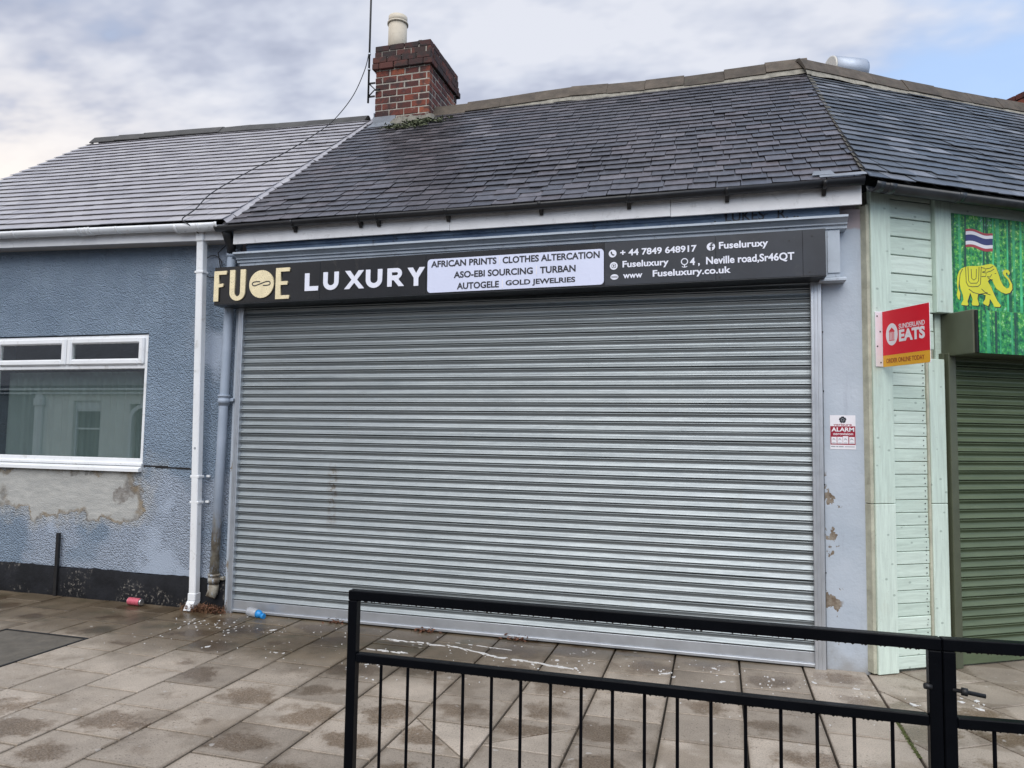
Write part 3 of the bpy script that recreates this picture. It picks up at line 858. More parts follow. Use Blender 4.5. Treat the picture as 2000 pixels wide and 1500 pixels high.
def ridge(roof, pts, length, mat, name='ridge_tile', size=0.13, drop=0.10, bed=True, along=None):
    """angular ridge tiles along a polyline"""
    P = [Vector(p) for p in pts]
    total = sum((b-a).length for a, b in zip(P, P[1:]))
    def at(d):
        for a, b in zip(P, P[1:]):
            L = (b-a).length
            if d <= L + 1e-6:
                return a + (b-a)*(d/L)
            d -= L
        return P[-1]
    n = max(1, round(total/length)); L = total/n
    for i in range(n):
        a, b = at(i*L+0.0005), at((i+1)*L-0.0005)
        dv = (b-a).normalized(); w = Vector((dv.y, -dv.x, 0)).normalized(); up = w.cross(dv)
        a = a + up*random.gauss(0, 0.006); b = b + up*random.gauss(0, 0.006)
        mb = MB()
        prof = [(-size, -drop), (-size*0.62, -drop*0.52), (-0.035, -0.012), (0.0, 0.0), (0.035, -0.012), (size*0.62, -drop*0.52), (size, -drop), (size-0.012, -drop-0.008), (0.0, -0.035), (-size+0.012, -drop-0.008)]
        st = len(mb.v)
        for q in (a, b):
            for x, y in prof:
                mb.v.append(q + w*x + up*y)
        k = len(prof)
        for j in range(k):
            mb.quad(st+j, st+(j+1) % k, st+k+(j+1) % k, st+k+j)
        mb.quad(*range(st, st+k)); mb.quad(*range(st+2*k-1, st+k-1, -1))
        mb.build(name, mat, roof, (a+b)/2)
    if bed:
        for sgn in (-1, 1):
            mb = MB()
            for i in range(n*3):
                a, b = at(i*L/3), at((i+1)*L/3)
                dv = (b-a).normalized(); w = Vector((dv.y, -dv.x, 0)).normalized()
                j = random.uniform(-0.008, 0.010)
                p0 = w*(size-0.02)*sgn; p1 = w*(size+0.022+j)*sgn
                z0, z1 = Vector((0, 0, -drop+0.01)), Vector((0, 0, -drop-0.075+j))
                q = [a+p0+z0, b+p0+z0, b+p1+z1, a+p1+z1]
                st = len(mb.v)
                if i == 0:
                    mb.v += [q[0], q[3]]; st = len(mb.v)
                mb.v += [q[1], q[2]]
                mb.quad(st-2, st, st+1, st-1)
            mb.build('ridge_bedding', 'mortar', roof)

# ------------------------------------------------------------------ left-hand house
house = thing('rendered_house', 'single-storey house in blue-grey pebbledash with white window and grey tiled roof', 'house', (-6.8, 6.5, 0))
WX0, WX1, WZ0, WZ1 = -7.49, -5.455, 1.30, 2.64
wl = MB()
wl.box(-9.1, WX0, 5.92, 6.2, 0.285, 3.62); wl.box(WX1, -4.43, 5.92, 6.2, 0.285, 3.62)
wl.box(WX0, WX1, 5.92, 6.2, 0.285, WZ0); wl.box(WX0, WX1, 5.92, 6.2, WZ1, 3.62)
wl.box(-9.1, -8.85, 6.2, 11.4, 0.0, 3.62); wl.box(-9.1, -4.5, 11.15, 11.4, 0.0, 3.62)
wl.prism([(5.95, 3.62), (11.37, 3.62), (8.66, 5.86)], 0, -9.095, -8.85)
wl.build('wall', 'pebbledash', house)
pl = MB()
nx = 90
for i in range(nx+1):
    x = -9.1 + i*4.67/nx
    o_ = 5.893 + 0.004*math.sin(i*0.7) + random.uniform(-0.002, 0.002); h_ = 0.285 + 0.006*math.sin(i*0.33) + random.uniform(-0.006, 0.006)
    pl.v += [Vector((x, o_-0.004, -0.02)), Vector((x, o_, h_-0.008)), Vector((x, o_+0.012, h_)), Vector((x, 6.2, h_))]
for i in range(nx):
    for j in range(3):
        pl.quad(4*i+j, 4*i+j+1, 4*i+j+5, 4*i+j+4, smooth=True)
pl.build('plinth', 'plinth_black', house)
# cracks in the render
ck = MB()
pts = [(-5.44, 1.315), (-5.3, 1.325), (-5.15, 1.305), (-5.05, 1.315), (-4.9, 1.30), (-4.79, 1.308)]
for (xa, za), (xb, zb) in zip(pts, pts[1:]):
    ck.box(xa, xb+0.002, 5.9185, 5.93, min(za, zb)-0.003, max(za, zb)+0.003)
ck.build('crack', 'black_iron', house)
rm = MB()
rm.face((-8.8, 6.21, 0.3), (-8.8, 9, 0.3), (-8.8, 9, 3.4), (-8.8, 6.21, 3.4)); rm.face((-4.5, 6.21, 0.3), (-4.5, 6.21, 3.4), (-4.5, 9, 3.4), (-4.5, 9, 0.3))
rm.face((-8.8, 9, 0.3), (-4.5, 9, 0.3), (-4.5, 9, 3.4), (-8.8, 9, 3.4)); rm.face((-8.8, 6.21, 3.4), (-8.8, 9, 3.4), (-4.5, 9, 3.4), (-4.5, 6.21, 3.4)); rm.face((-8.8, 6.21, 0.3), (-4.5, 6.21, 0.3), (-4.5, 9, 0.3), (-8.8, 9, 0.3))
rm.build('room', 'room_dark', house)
# window: outer frame, two top-hung lights, one large pane, sill
win = bpy.data.objects.new('window', None); link(win, house, Matrix.Translation((-6.47, 5.95, 1.3)))
def ring(mb, x0, x1, z0, z1, w, y0, y1, c=0.006, wb=None):
    wb = wb or w
    mb.cbox(x0, x0+w, y0, y1, z0, z1, c); mb.cbox(x1-w, x1, y0, y1, z0, z1, c)
    mb.cbox(x0+w, x1-w, y0+0.001, y1, z1-w, z1, c); mb.cbox(x0+w, x1-w, y0+0.001, y1, z0, z0+wb, c)
fr = MB(); ring(fr, WX0+0.004, WX1-0.004, WZ0+0.03, WZ1-0.012, 0.045, 5.935, 6.01, wb=0.06)
fr.cbox(WX0+0.05, WX1-0.05, 5.934, 6.01, 2.285, 2.335, 0.005)
fr.cbox(-6.50, -6.45, 5.9365, 6.01, 2.336, 2.58, 0.004)
fr.build('window_frame', 'white_plastic', win)
for xa, xb in ((-7.435, -6.480), (-6.470, -5.505)):
    f = MB(); ring(f, xa, xb, 2.325, 2.605, 0.062, 5.905, 5.958, 0.014)
    f.build('casement', 'white_plastic', win)
    gpn = MB(); gpn.box(xa+0.058, xb-0.058, 5.938, 5.944, 2.38, 2.55); gpn.build('pane', 'window_glass', win)
gpn = MB(); gpn.box(WX0+0.045, WX1-0.045, 5.968, 5.974, 1.385, 2.29); gpn.build('pane', 'window_glass', win)
sl = MB(); sl.prism([(5.872, 1.262), (5.872, 1.292), (5.93, 1.318), (6.0, 1.318), (6.0, 1.262)], 0, WX0-0.02, WX1-0.005)
sl.cbox(WX0, WX1-0.002, 5.905, 5.96, 1.319, 1.345, 0.004)
sl.build('sill', 'white_plastic', win)
cu = MB(); n = 150
for i in range(n+1):
    x = WX0+0.06 + (WX1-WX0-0.12)*i/n
    y = 6.09 + 0.022*math.sin(i*0.9) + 0.010*math.sin(i*2.3+1)
    cu.v += [Vector((x, y, 1.36)), Vector((x, y, 2.27))]
for i in range(n):
    cu.quad(2*i, 2*i+2, 2*i+3, 2*i+1, smooth=True)
cu.build('net_curtain', 'net_curtain', win)
# eaves boards
TL = 0.027
def lz(x):
    return TL*(-4.46-x)
eb = MB()
def lsk(p):
    return Vector((p.x, p.y, p.z + lz(p.x)))
eb.box(-9.15, -4.43, 5.722, 5.742, 3.475, 3.62, lsk)
eb.build('fascia_board', 'white_board', house)
eb = MB(); eb.box(-9.15, -4.43, 5.743, 5.95, 3.482, 3.50, lsk)
eb.build('soffit', 'soffit_board', house)
# roof
lroof_len = math.hypot(2.96, 2.255)
LS = Slope((-9.15, 5.70, 3.645+lz(-9.15)), (1, 0, -TL), (0, 2.96, 2.255))
dk = MB()
A = [LS(0.0, 0.03, -0.012), LS(4.69, 0.03, -0.012), LS(4.69, lroof_len, -0.012), LS(0.0, lroof_len, -0.012)]
dk.face(*A); dk.face(A[3], A[2], A[2]+Vector((0, 2.9, -2.25)), A[3]+Vector((0, 2.9, -2.25)))
lroof = dk.build('roof', 'black_iron', house)
lay(lroof, LS, lroof_len-0.05, 0, 0.1615, 0.253, lambda b: 0.0, lambda b: 4.70, 'tile_fibre', 'roof_tile', 0.006, 0.004, lift=0.031, bond='half', loose=0.012,
    wave=lambda a, b: 0.003*math.sin(a*2.1+b*1.3))
rp = [LS(a, lroof_len, 0.0)+Vector((0, 0, 0.075+0.02*math.sin(a*1.1+0.5))) for a in (0.02, 1.5, 3.0, 4.62)]
ridge(lroof, rp, 0.46, 'ridge_grey', size=0.13, drop=0.125, bed=False)
pf = MB()
for i in range(24):
    b0, b1_ = i*lroof_len/24, (i+1)*lroof_len/24
    j_ = random.uniform(-0.012, 0.02)
    ya, yb = 5.70+b0*0.7955, 5.70+b1_*0.7955
    za, zb = 3.612+(ya-5.72)*0.772, 3.612+(yb-5.72)*0.772
    pf.face(LS(4.69, b0, 0.022), LS(4.69, b1_, 0.022), Vector((-4.415+j_, yb, zb+0.030)), Vector((-4.415+j_, ya, za+0.030)))
pf.build('party_fillet', 'tile_fibre', lroof)
vg = MB()
vg.face(LS(-0.03, 0, 0.01), LS(0.0, 0, 0.02), LS(0.0, lroof_len, 0.02), LS(-0.03, lroof_len, 0.01)); vg.face(LS(-0.03, 0, 0.01), LS(-0.03, lroof_len, 0.01), LS(-0.03, lroof_len, -0.08), LS(-0.03, 0, -0.08))
vg.build('verge', 'mortar', lroof)

# ------------------------------------------------------------------ shop building in the middle
shop = thing('shop_building', 'low shop with old slate roof, brick chimney and lavender painted pilaster', 'shop', (-1.7, 6.5, 0))
wl = MB()
wl.box(-4.43, 1.03, 5.955, 6.2, -0.02, 3.60)
wl.prism([(-4.43, 6.2), (1.03, 6.2), (-0.5, 11.4), (-4.43, 11.4)], 2, 0.0, 3.60)
wl.build('wall', 'pilaster_paint', shop)
pi = MB(); pi.cbox(0.765, 1.066, 5.895, 5.955, -0.02, 3.435, 0.006)
pi.build('pilaster', 'pilaster_paint', shop)
pi = MB(); pi.cbox(-4.43, -4.379, 5.895, 5.955, -0.02, 3.30, 0.004)
pi.build('door_jamb', 'pilaster_paint', shop)
# old fascia: blue board with faint letters, grey moulded frame in front of it
ob = MB(); ob.box(-4.26, 0.885, 5.785, 5.953, 3.353, 3.46)
old = ob.build('old_fascia_board', 'old_blue_board', shop)
ob = MB(); ob.box(-4.26, -0.02, 5.768, 5.7845, 3.398, 3.425); ob.build('batten', 'old_blue_board', shop)
mobj('old_lettering', text_mesh('.  LUKES   R. ..', -0.02, 0.60, 3.362, 3.445, 0.012), 'ink_dark', old, frame((0, 5.7840, 0), (1, 0, 0)))
fb = MB()
fb.box(-4.34, 0.885, 5.80, 5.90, 2.90, 3.262)
fb.build('fascia_backing', 'cornice_paint', shop)
cn = MB()
prof = [(5.893, 3.262), (5.785, 3.262), (5.785, 3.285), (5.765, 3.29), (5.765, 3.30), (5.735, 3.325), (5.715, 3.33), (5.715, 3.347), (5.893, 3.352)]
cn.prism(prof, 0, -4.36, 0.935)
cn.prism([(5.893, 2.868), (5.77, 2.868), (5.77, 2.882), (5.80, 2.898), (5.893, 2.898)], 0, 0.74, 0.925)
cn.box(0.80, 0.885, 5.79, 5.80, 2.93, 3.25)
cn.build('cornice', 'cornice_paint', shop)
wf = MB(); wf.box(-4.36, -2.20, 5.716, 5.736, 3.424, 3.60); wf.box(-2.197, -0.35, 5.7165, 5.736, 3.421, 3.60); wf.box(-0.347, 1.026, 5.716, 5.736, 3.416, 3.60)
wf.build('fascia_board', 'white_board', shop)
wf = MB(); wf.box(-4.25, 1.02, 5.737, 5.96, 3.575, 3.598); wf.build('soffit', 'soffit_board', shop)
# roof
SLEN = math.hypot(2.94, 2.27)
SS = Slope((-4.46, 5.72, 3.612), (1, 0, 0), (0, 2.94, 2.27))
def shop_hip(b):
    return 5.507 + (5.442-5.507)*b/SLEN
dk = MB()
A = [SS(0, 0.02, -0.012), SS(shop_hip(0)-0.01, 0.02, -0.012), SS(shop_hip(SLEN)-0.01, SLEN, -0.012), SS(0, SLEN, -0.012)]
dk.face(*A); dk.face(A[3], A[2], A[2]+Vector((-0.8, 2.9, -2.27)), A[3]+Vector((0, 2.9, -2.27)))
sroof = dk.build('roof', 'black_iron', shop)
def sag(a, b):
    return -0.020*math.exp(-((a-2.9)/1.0)**2-((b-0.45)/0.5)**2) + 0.004*math.sin(a*2.3+b)
lay(sroof, SS, SLEN-0.07, 0, 0.1385, 0.205, lambda b: 0.0, shop_hip, 'slate_old', 'slate', 0.006, 0.045, lift=0.0215, loose=0.05, wave=sag, slip=((2.75, 0.30, 0.55), (3.05, 0.12, 0.45), (0.5, 0.35, 0.4), (5.3, 2.1, 0.3)))
rp = [SS(a, SLEN)+Vector((0, 0, h)) for a, h in ((0.9, 0.095), (1.6, 0.105), (2.7, 0.150), (3.6, 0.125), (4.3, 0.125), (5.0, 0.15), (5.46, 0.175))]
ridge(sroof, rp, 0.46, 'ridge_clay', size=0.155, drop=0.185)
# small repairs: lead soaker by the hip foot, odd pale slates along the party line
ld = MB()
ld.face(SS(5.20, -0.02, 0.036), SS(5.55, -0.03, 0.040), SS(5.50, 0.03, 0.040), SS(5.20, 0.025, 0.036))
ld.face(SS(5.15, 0.035, 0.036), SS(5.31, 0.035, 0.036), SS(5.29, 0.13, 0.034), SS(5.17, 0.13, 0.034))
ld.build('lead_patch', 'lead', sroof)
ht = MB()
nh = 27
for i in range(nh):
    b0, b1 = i*SLEN/nh, (i+0.93)*SLEN/nh
    j = random.uniform(-0.008, 0.012)
    ht.face(SS(shop_hip(b0)-0.014, b0, 0.040), SS(shop_hip(b0)+0.030+j, b0, 0.028), SS(shop_hip(b1)+0.024+j, b1, 0.022), SS(shop_hip(b1)-0.014, b1, 0.032))
ht.build('hip_soaker', 'sooty_mortar', sroof)
# chimney
CX0, CX1, CY0, CY1 = -4.315, -3.55, 8.40, 9.40
cm = MB(); cm.box(CX0+0.005, CX1-0.005, CY0+0.005, CY1-0.005, 5.3, 6.72)
cm.box(CX0-0.004, CX1+0.004, CY0-0.004, CY1+0.004, 6.452, 6.70)
chim = cm.build('chimney', 'brick_mortar', shop)
ch = 0.0905
def brick(x0, x1, y0, y1, z0, z1, mat, par=None):
    mb = MB(); j = lambda: random.uniform(-0.003, 0.003)
    mb.cbox(x0+j(), x1+j(), y0+j(), y1+j(), z0+j()*0.6, z1+j()*0.6, 0.006)
    mb.build('brick', mat, par or chim, ((x0+x1)/2, (y0+y1)/2, (z0+z1)/2))
def course(z0, z1, x0, x1, y0, y1, shift, mat, L=0.208, d=0.10, g=0.011, skip=0.0):
    for side in range(4):
        lo, hi = (x0, x1) if side in (0, 2) else (y0+d+g, y1-d-g)
        a = lo - (L*0.5 if shift else 0.0)
        while a < hi-0.02:
            b = min(a+L, hi); aa = max(a, lo)
            e2 = b if b >= hi-1e-6 else b-g
            if b-aa > 0.03 and random.random() >= skip:
                if side == 0: brick(aa, e2, y0, y0+d, z0, z1, mat)
                elif side == 2: brick(aa, e2, y1-d, y1, z0, z1, mat)
                elif side == 1: brick(x1-d, x1, aa, b-g, z0, z1, mat)
                else: brick(x0, x0+d, aa, b-g, z0, z1, mat)
            a += L
z = 5.62; k = 0
while z < 6.43:
    course(z, z+ch-0.011, CX0, CX1, CY0, CY1, k % 2, 'brick_red')
    z += ch; k += 1
for q, e in ((0, 0.040), (1, 0.036), (2, 0.014), (3, 0.010)):
    course(z, z+0.079, CX0-e, CX1+e, CY0-e, CY1+e, k % 2, 'brick_sooty', skip=0.04 if q == 3 else 0.0)
    z += ch-0.008; k += 1
fl = MB()
n = 14
for i in range(n):
    a0, a1 = CX0+0.02+i*(CX1-CX0-0.04)/n, CX0+0.02+(i+1)*(CX1-CX0-0.04)/n
    fl.box(a0, a1, CY0+0.02, CY1-0.02, z-0.06, z-0.006+random.uniform(0, 0.012))
for i in range(12):
    x, y = random.uniform(CX0+0.3, CX1), random.uniform(CY0-0.02, CY0+0.4)
    r_ = random.uniform(0.03, 0.07)
    fl.prism(ellipse(x, y, r_, r_*0.8, 7), 2, z-0.03, z+random.uniform(0.0, 0.03))
fl.build('flaunching', 'sooty_mortar', chim)
pt = MB(); px, py = -4.16, 8.70; zb = z
pt.tube([(px, py, zb-0.05), (px, py, zb+0.445)], 0.126, 28); pt.tube([(px, py, zb+0.44), (px, py, zb+0.462)], 0.142, 28); pt.tube([(px, py, zb+0.455), (px, py, zb+0.545)], 0.128, 28)
pt.build('chimney_pot', 'pot_clay', chim)
fs = MB()
fs.box(CX0-0.02, CX0+0.30, CY0-0.012, CY0-0.002, 5.60, 5.80); fs.box(CX0-0.012, CX0-0.002, CY0-0.01, CY1, 5.55, 5.86)
fs.face((CX0-0.04, CY0-0.14, SS(0, 0).z+(CY0-0.14-5.72)*0.772+0.035), (CX0+0.32, CY0-0.14, SS(0, 0).z+(CY0-0.14-5.72)*0.772+0.035), (CX0+0.30, CY0-0.011, 5.72), (CX0-0.02, CY0-0.011, 5.72))
fs.build('flashing', 'lead', chim)
fm = MB()
for i in range(40):
    x = CX0+0.27 + i*0.0135; w_ = random.uniform(0.03, 0.06); zz = 5.70 + random.uniform(-0.02, 0.05)
    fm.prism(ellipse(x, CY0-0.02, w_, 0.05, 7), 2, 5.60, zz)
for i in range(26):
    y = CY0 + i*0.02; w_ = random.uniform(0.03, 0.05)
    fm.prism(ellipse(CX1+0.01, y, 0.05, w_, 7), 2, 5.60, 5.70 + i*0.012 + random.uniform(-0.02, 0.03))
fm.build('mortar_fillet', 'mortar', chim)

# ------------------------------------------------------------------ timber-clad shop on the right
tshop = thing('timber_shop', 'mint green timber-clad corner shop with slate roof at the right edge', 'shop', RW((2.0, -1.0, 0)))
wl = MB(); wl.box(0.0, 7.0, -0.18, -0.06, -0.02, 3.58, RW); wl.box(1.6, 7.0, -4.6, -0.181, -0.02, 3.58, RW)
wl.build('wall', 'beige_timber', tshop)
def plank(s0, s1, o0, o1, z0, z1, name='plank', mat='mint_timber', c=0.004):
    if name in ('corner_board', 'vertical_board'):
        mat = 'mint_timber_upright'
    mb = MB(); ctr = RW(((s0+s1)/2, (o0+o1)/2, (z0+z1)/2))
    mb.cbox(s0, s1, o0, o1, z0, z1, c, RW)
    return mb.build(name, mat, tshop, ctr)
plank(-0.045, 0.135, -0.008, 0.032, 1.225, 3.585, 'corner_board'); plank(-0.045, 0.135, -0.008, 0.033, 0.005, 1.221, 'corner_board')
z = 0.02
while z < 2.30:
    plank(0.1355, 0.455, -0.03, 0.008+random.uniform(-0.003, 0.003), z, z+0.0905); z += 0.0945
while z < 3.55:
    h = min(0.1395, 3.6-z); plank(0.1355, 0.5445, -0.03, 0.008+random.uniform(-0.003, 0.003), z, z+h-0.005); z += 0.1425
plank(0.4555, 0.475, -0.03, 0.02, 0.01, 2.31, 'edge_strip', 'beige_timber')
plank(0.4755, 0.622, -0.03, 0.026, 0.01, 1.216, 'vertical_board'); plank(0.4755, 0.622, -0.03, 0.026, 1.22, 2.31, 'vertical_board')
plank(0.545, 0.702, -0.01, 0.045, 2.668, 3.612, 'vertical_board')
plank(0.7025, 3.6, -0.03, 0.025, 3.462, 3.60, 'top_board')
plank(0.6005, 3.6, -0.058, -0.031, 2.30, 3.461, 'backing_board')
# edges of the cladding battens towards the shop next door
for i in range(27):
    z0 = 0.03 + i*0.131
    plank(-0.062, -0.046, -0.115, -0.052, z0, z0+0.120, 'batten_end', 'beige_timber', 0.002)
plank(-0.075, -0.046, -0.05, 0.020, 0.01, 1.22, 'edge_strip', 'beige_timber'); plank(-0.075, -0.046, -0.05, 0.020, 1.224, 3.45, 'edge_strip', 'beige_timber')
plank(-0.058, -0.047, -0.12, -0.048, 0.02, 3.56, 'dark_lath', 'black_iron', 0.001)
nl = MB()
z = 0.02
while z < 2.25:
    for dzz in (0.025, 0.065):
        c0 = RW((0.425+random.uniform(-0.006, 0.006), 0.006, z+dzz))
        nl.tube([c0, c0 - NR*0.0075], 0.0035, 7)
    z += 0.0945
nl.build('nail_heads', 'black_iron', tshop)['kind'] = 'stuff'
# roof
TLEN = math.hypot(2.568, 2.26)
TS = Slope(RW((0, 0.18, 3.585)), DR, NR*2.568 + Vector((0, 0, 2.26)))
def t_hip(b):
    return -0.165 + (1.309+0.165)*b/TLEN
dk = MB()
A = [TS(t_hip(0)+0.01, 0.02, -0.012), TS(7.0, 0.02, -0.012), TS(7.0, TLEN, -0.012), TS(t_hip(TLEN)+0.01, TLEN, -0.012)]
dk.face(*A); dk.face(A[3], A[2], A[2]+NR*2.5-Vector((0, 0, 2.2)), A[3]+NR*2.5-Vector((0, 0, 2.2)))
troof = dk.build('roof', 'black_iron', tshop)
lay(troof, TS, TLEN-0.10, 0, 0.150, 0.24, lambda b: t_hip(b)-0.035, lambda b: 6.4, 'slate_right', 'slate', 0.006, 0.045, lift=0.0215, loose=0.06, wave=lambda a, b: 0.003*math.sin(a*2.7+b*1.7), slip=((2.2, 1.3, 0.5), (3.0, 2.9, 0.6), (0.4, 0.1, 0.4)))
rp = [TS(a, TLEN)+Vector((0, 0, h)) for a, h in ((1.20, 0.165), (2.2, 0.13), (3.2, 0.115), (4.4, 0.11), (6.9, 0.11))]
ridge(troof, rp, 0.46, 'ridge_clay', size=0.15, drop=0.19)
bm_ = MB(); q0 = TS(4.62, TLEN-0.05)
cmx = MB(); cmx.box(4.795, 5.415, -2.80, -2.20, 5.4, 6.18, RW)
chim2 = cmx.build('chimney', 'brick_mortar', tshop)
for r_ in range(7):
    z0 = 5.60 + r_*0.0905
    for c_ in range(4):
        s0 = 4.78 + c_*0.165 - (0.08 if r_ % 2 else 0)
        s0 = max(4.78, s0); s1 = min(5.425, 4.78 + (c_+1)*0.165 - (0.08 if r_ % 2 else 0)) - 0.011
        if s1 - s0 < 0.03: continue
        mb = MB(); e = 0.02 if r_ >= 5 else 0; mb.cbox(s0-e, s1+e*0.2, -2.285, -2.185+e, z0, z0+0.079, 0.006, RW)
        mb.build('brick', 'brick_red', chim2, RW(((s0+s1)/2, -2.2, z0)))
    for c_ in range(3):
        mb = MB(); e = 0.02 if r_ >= 5 else 0; mb.cbox(4.78-e, 4.87, -2.50-c_*0.19+0.03, -2.30-c_*0.19+0.01, z0, z0+0.079, 0.006, RW)
        mb.build('brick', 'brick_red', chim2, RW((4.825, -2.4-c_*0.19, z0)))
# ------------------------------------------------------------------ gutters and pipes
def half_round(mb, r, pts, fr):
    """half-round trough swept along a list of (along, out, z) points given through fr"""
    n = 9
    prof = [(-math.cos(math.pi*i/n)*r, -math.sin(math.pi*i/n)*r) for i in range(n+1)] + [(math.cos(math.pi*i/n)*(r-0.005), -math.sin(math.pi*i/n)*(r-0.005)) for i in range(n+1)]
    k = len(prof); st = len(mb.v)
    for (a, o, z) in pts:
        for x, y in prof:
            mb.v.append(fr(Vector((a, o+x, z+y))))
    for i in range(len(pts)-1):
        for j in range(k):
            mb.quad(st+i*k+j, st+i*k+(j+1) % k, st+(i+1)*k+(j+1) % k, st+(i+1)*k+j, smooth=True)
    mb.quad(*range(st, st+k)); mb.quad(*range(st+len(pts)*k-1, st+(len(pts)-1)*k-1, -1))
def I(p): return p
gl = thing('gutter', 'white plastic gutter along the eave of the blue-grey house', 'gutter', (-6.8, 5.66, 3.5))
mb = MB(); half_round(mb, 0.056, [(-9.18, 5.66, 3.612+lz(-9.18)), (-4.49, 5.66, 3.612)], I); mb.build('trough', 'white_plastic', gl)
for x in (-8.2, -6.92, -5.62):
    mb = MB(); half_round(mb, 0.061, [(x-0.012, 5.66, 3.612+lz(x)), (x+0.012, 5.66, 3.612+lz(x))], I)
    mb.cbox(x-0.012, x+0.012, 5.715, 5.765, 3.555+lz(x), 3.60+lz(x), 0.002); mb.build('bracket', 'white_plastic', gl)
for x in (-6.02,):
    mb = MB(); half_round(mb, 0.0625, [(x-0.075, 5.66, 3.613+lz(x)), (x+0.075, 5.66, 3.611+lz(x))], I)
    for e in (-0.075, -0.03, 0.03, 0.075):
        half_round(mb, 0.066, [(x+e-0.008, 5.66, 3.613+lz(x)), (x+e+0.008, 5.66, 3.613+lz(x))], I)
    mb.build('union', 'white_plastic', gl)
mb = MB(); half_round(mb, 0.0625, [(-4.93, 5.66, 3.613), (-4.475, 5.66, 3.611)], I)
for e in (-4.93, -4.68, -4.475):
    half_round(mb, 0.067, [(e-0.012, 5.66, 3.613), (e+0.012, 5.66, 3.613)], I)
mb.build('running_outlet', 'white_plastic', gl)

dp = thing('downpipe', 'white square plastic downpipe on the blue-grey house wall', 'downpipe', (-4.82, 5.85, 0))
mb = MB()
lean = lambda p: Vector((p.x, p.y - 0.034*max(0.0, p.z-0.3), p.z))
mb.cbox(-4.857, -4.783, 5.818, 5.888, 0.075, 3.56, 0.007, lean); mb.cbox(-4.863, -4.777, 5.70, 5.79, 3.47, 3.575, 0.008)
mb.build('pipe', 'white_plastic', dp)
mb = MB(); mb.cbox(-4.862, -4.778, 5.81, 5.89, 0.09, 0.16, 0.006); mb.prism([(5.81, 0.09), (5.89, 0.09), (5.86, 0.012), (5.76, 0.012)], 0, -4.861, -4.779); mb.build('shoe', 'white_plastic', dp)
for zc in (3.18, 1.244, 1.003):
    mb = MB(); mb.cbox(-4.868, -4.772, 5.812, 5.894, zc-0.012, zc+0.012, 0.004, lean); mb.cbox(-4.772, -4.735, 5.885, 5.905, zc-0.010, zc+0.012, 0.003); mb.build('clip', 'white_plastic', dp)
mb = MB(); mb.tube([(-4.82, 5.777, 1.51), (-4.82, 5.772, 1.51)], 0.012, 12); mb.build('screw_cap', 'galvanised', dp)

dp.matrix_basis = Matrix.Translation((0.09, 0, 0)) @ dp.matrix_basis
gp = thing('downpipe', 'old round grey-blue downpipe with peeling paint beside the roller shutter', 'downpipe', (-4.51, 5.84, 0))
mb = MB(); mb.tube([(-4.455, 5.83, 3.40), (-4.465, 5.84, 3.2), (-4.49, 5.84, 1.6), (-4.515, 5.84, 0.16)], 0.042, 18); mb.build('pipe', 'pipe_paint', gp)
def collar(z, x):
    mb = MB(); mb.tube([(x, 5.84, z-0.05), (x, 5.84, z-0.03), (x, 5.84, z-0.029), (x, 5.84, z+0.012), (x, 5.84, z+0.013), (x, 5.84, z+0.03), (x, 5.84, z+0.031), (x, 5.84, z+0.05)], [0.046, 0.046, 0.053, 0.053, 0.048, 0.048, 0.056, 0.056], 18)
    mb.cbox(x-0.085, x-0.045, 5.86, 5.905, z-0.01, z+0.02, 0.004); mb.cbox(x+0.045, x+0.085, 5.86, 5.905, z-0.01, z+0.02, 0.004)
    mb.build('collar', 'pipe_paint', gp)
collar(1.966, -4.486); collar(0.30, -4.513); collar(3.36, -4.458)
mb = MB(); mb.tube([(-4.514, 5.84, 0.25), (-4.514, 5.835, 0.19), (-4.52, 5.81, 0.14)], [0.05, 0.048, 0.044], 18); mb.build('shoe', 'pipe_paint', gp)
mb = MB(); mb.tube([(-4.425, 5.69, 3.56), (-4.435, 5.74, 3.50), (-4.447, 5.80, 3.44), (-4.455, 5.83, 3.37)], 0.045, 16); mb.build('outlet', 'black_gutter', gp)

gs = thing('gutter', 'black gutter under the old slates of the middle shop', 'gutter', (-1.7, 5.66, 3.5))
mb = MB(); half_round(mb, 0.047, [(-4.50, 5.655, 3.578), (-3.0, 5.655, 3.580), (-1.6, 5.655, 3.573), (1.035, 5.655, 3.586)], I); mb.build('trough', 'black_gutter', gs)
for x in (-3.692, -3.033, -2.858, -2.206, -1.39, -0.671, 0.078, 0.767):
    mb = MB(); mb.prism([(5.665, 3.545), (5.7145, 3.545), (5.7145, 3.50), (5.703, 3.492)], 0, x-0.015, x+0.015)
    half_round(mb, 0.0505, [(x-0.014, 5.655, 3.579), (x+0.014, 5.655, 3.579)], I); mb.build('bracket', 'black_gutter', gs)
gr = thing('gutter', 'dark grey round gutter above the mint green cladding', 'gutter', RW((1.5, 0.24, 3.5)))
mb = MB(); half_round(mb, 0.055, [(-0.15, 0.178, 3.545), (5.5, 0.178, 3.54)], RW); mb.build('trough', 'dark_gutter', gr)
for s_ in (-0.02, 0.62, 1.6, 2.6):
    mb = MB(); half_round(mb, 0.060, [(s_-0.03, 0.178, 3.545), (s_+0.03, 0.178, 3.545)], RW); mb.build('joint_collar', 'dark_gutter', gr)
mb = MB(); half_round(mb, 0.059, [(-0.17, 0.185, 3.546), (-0.09, 0.178, 3.546)], RW); mb.build('corner_piece', 'dark_gutter', gr)
eb = MB(); eb.box(-0.05, 5.5, 0.05, 0.118, 3.535, 3.58, RW); eb.build('eaves_board', 'black_gutter', tshop)

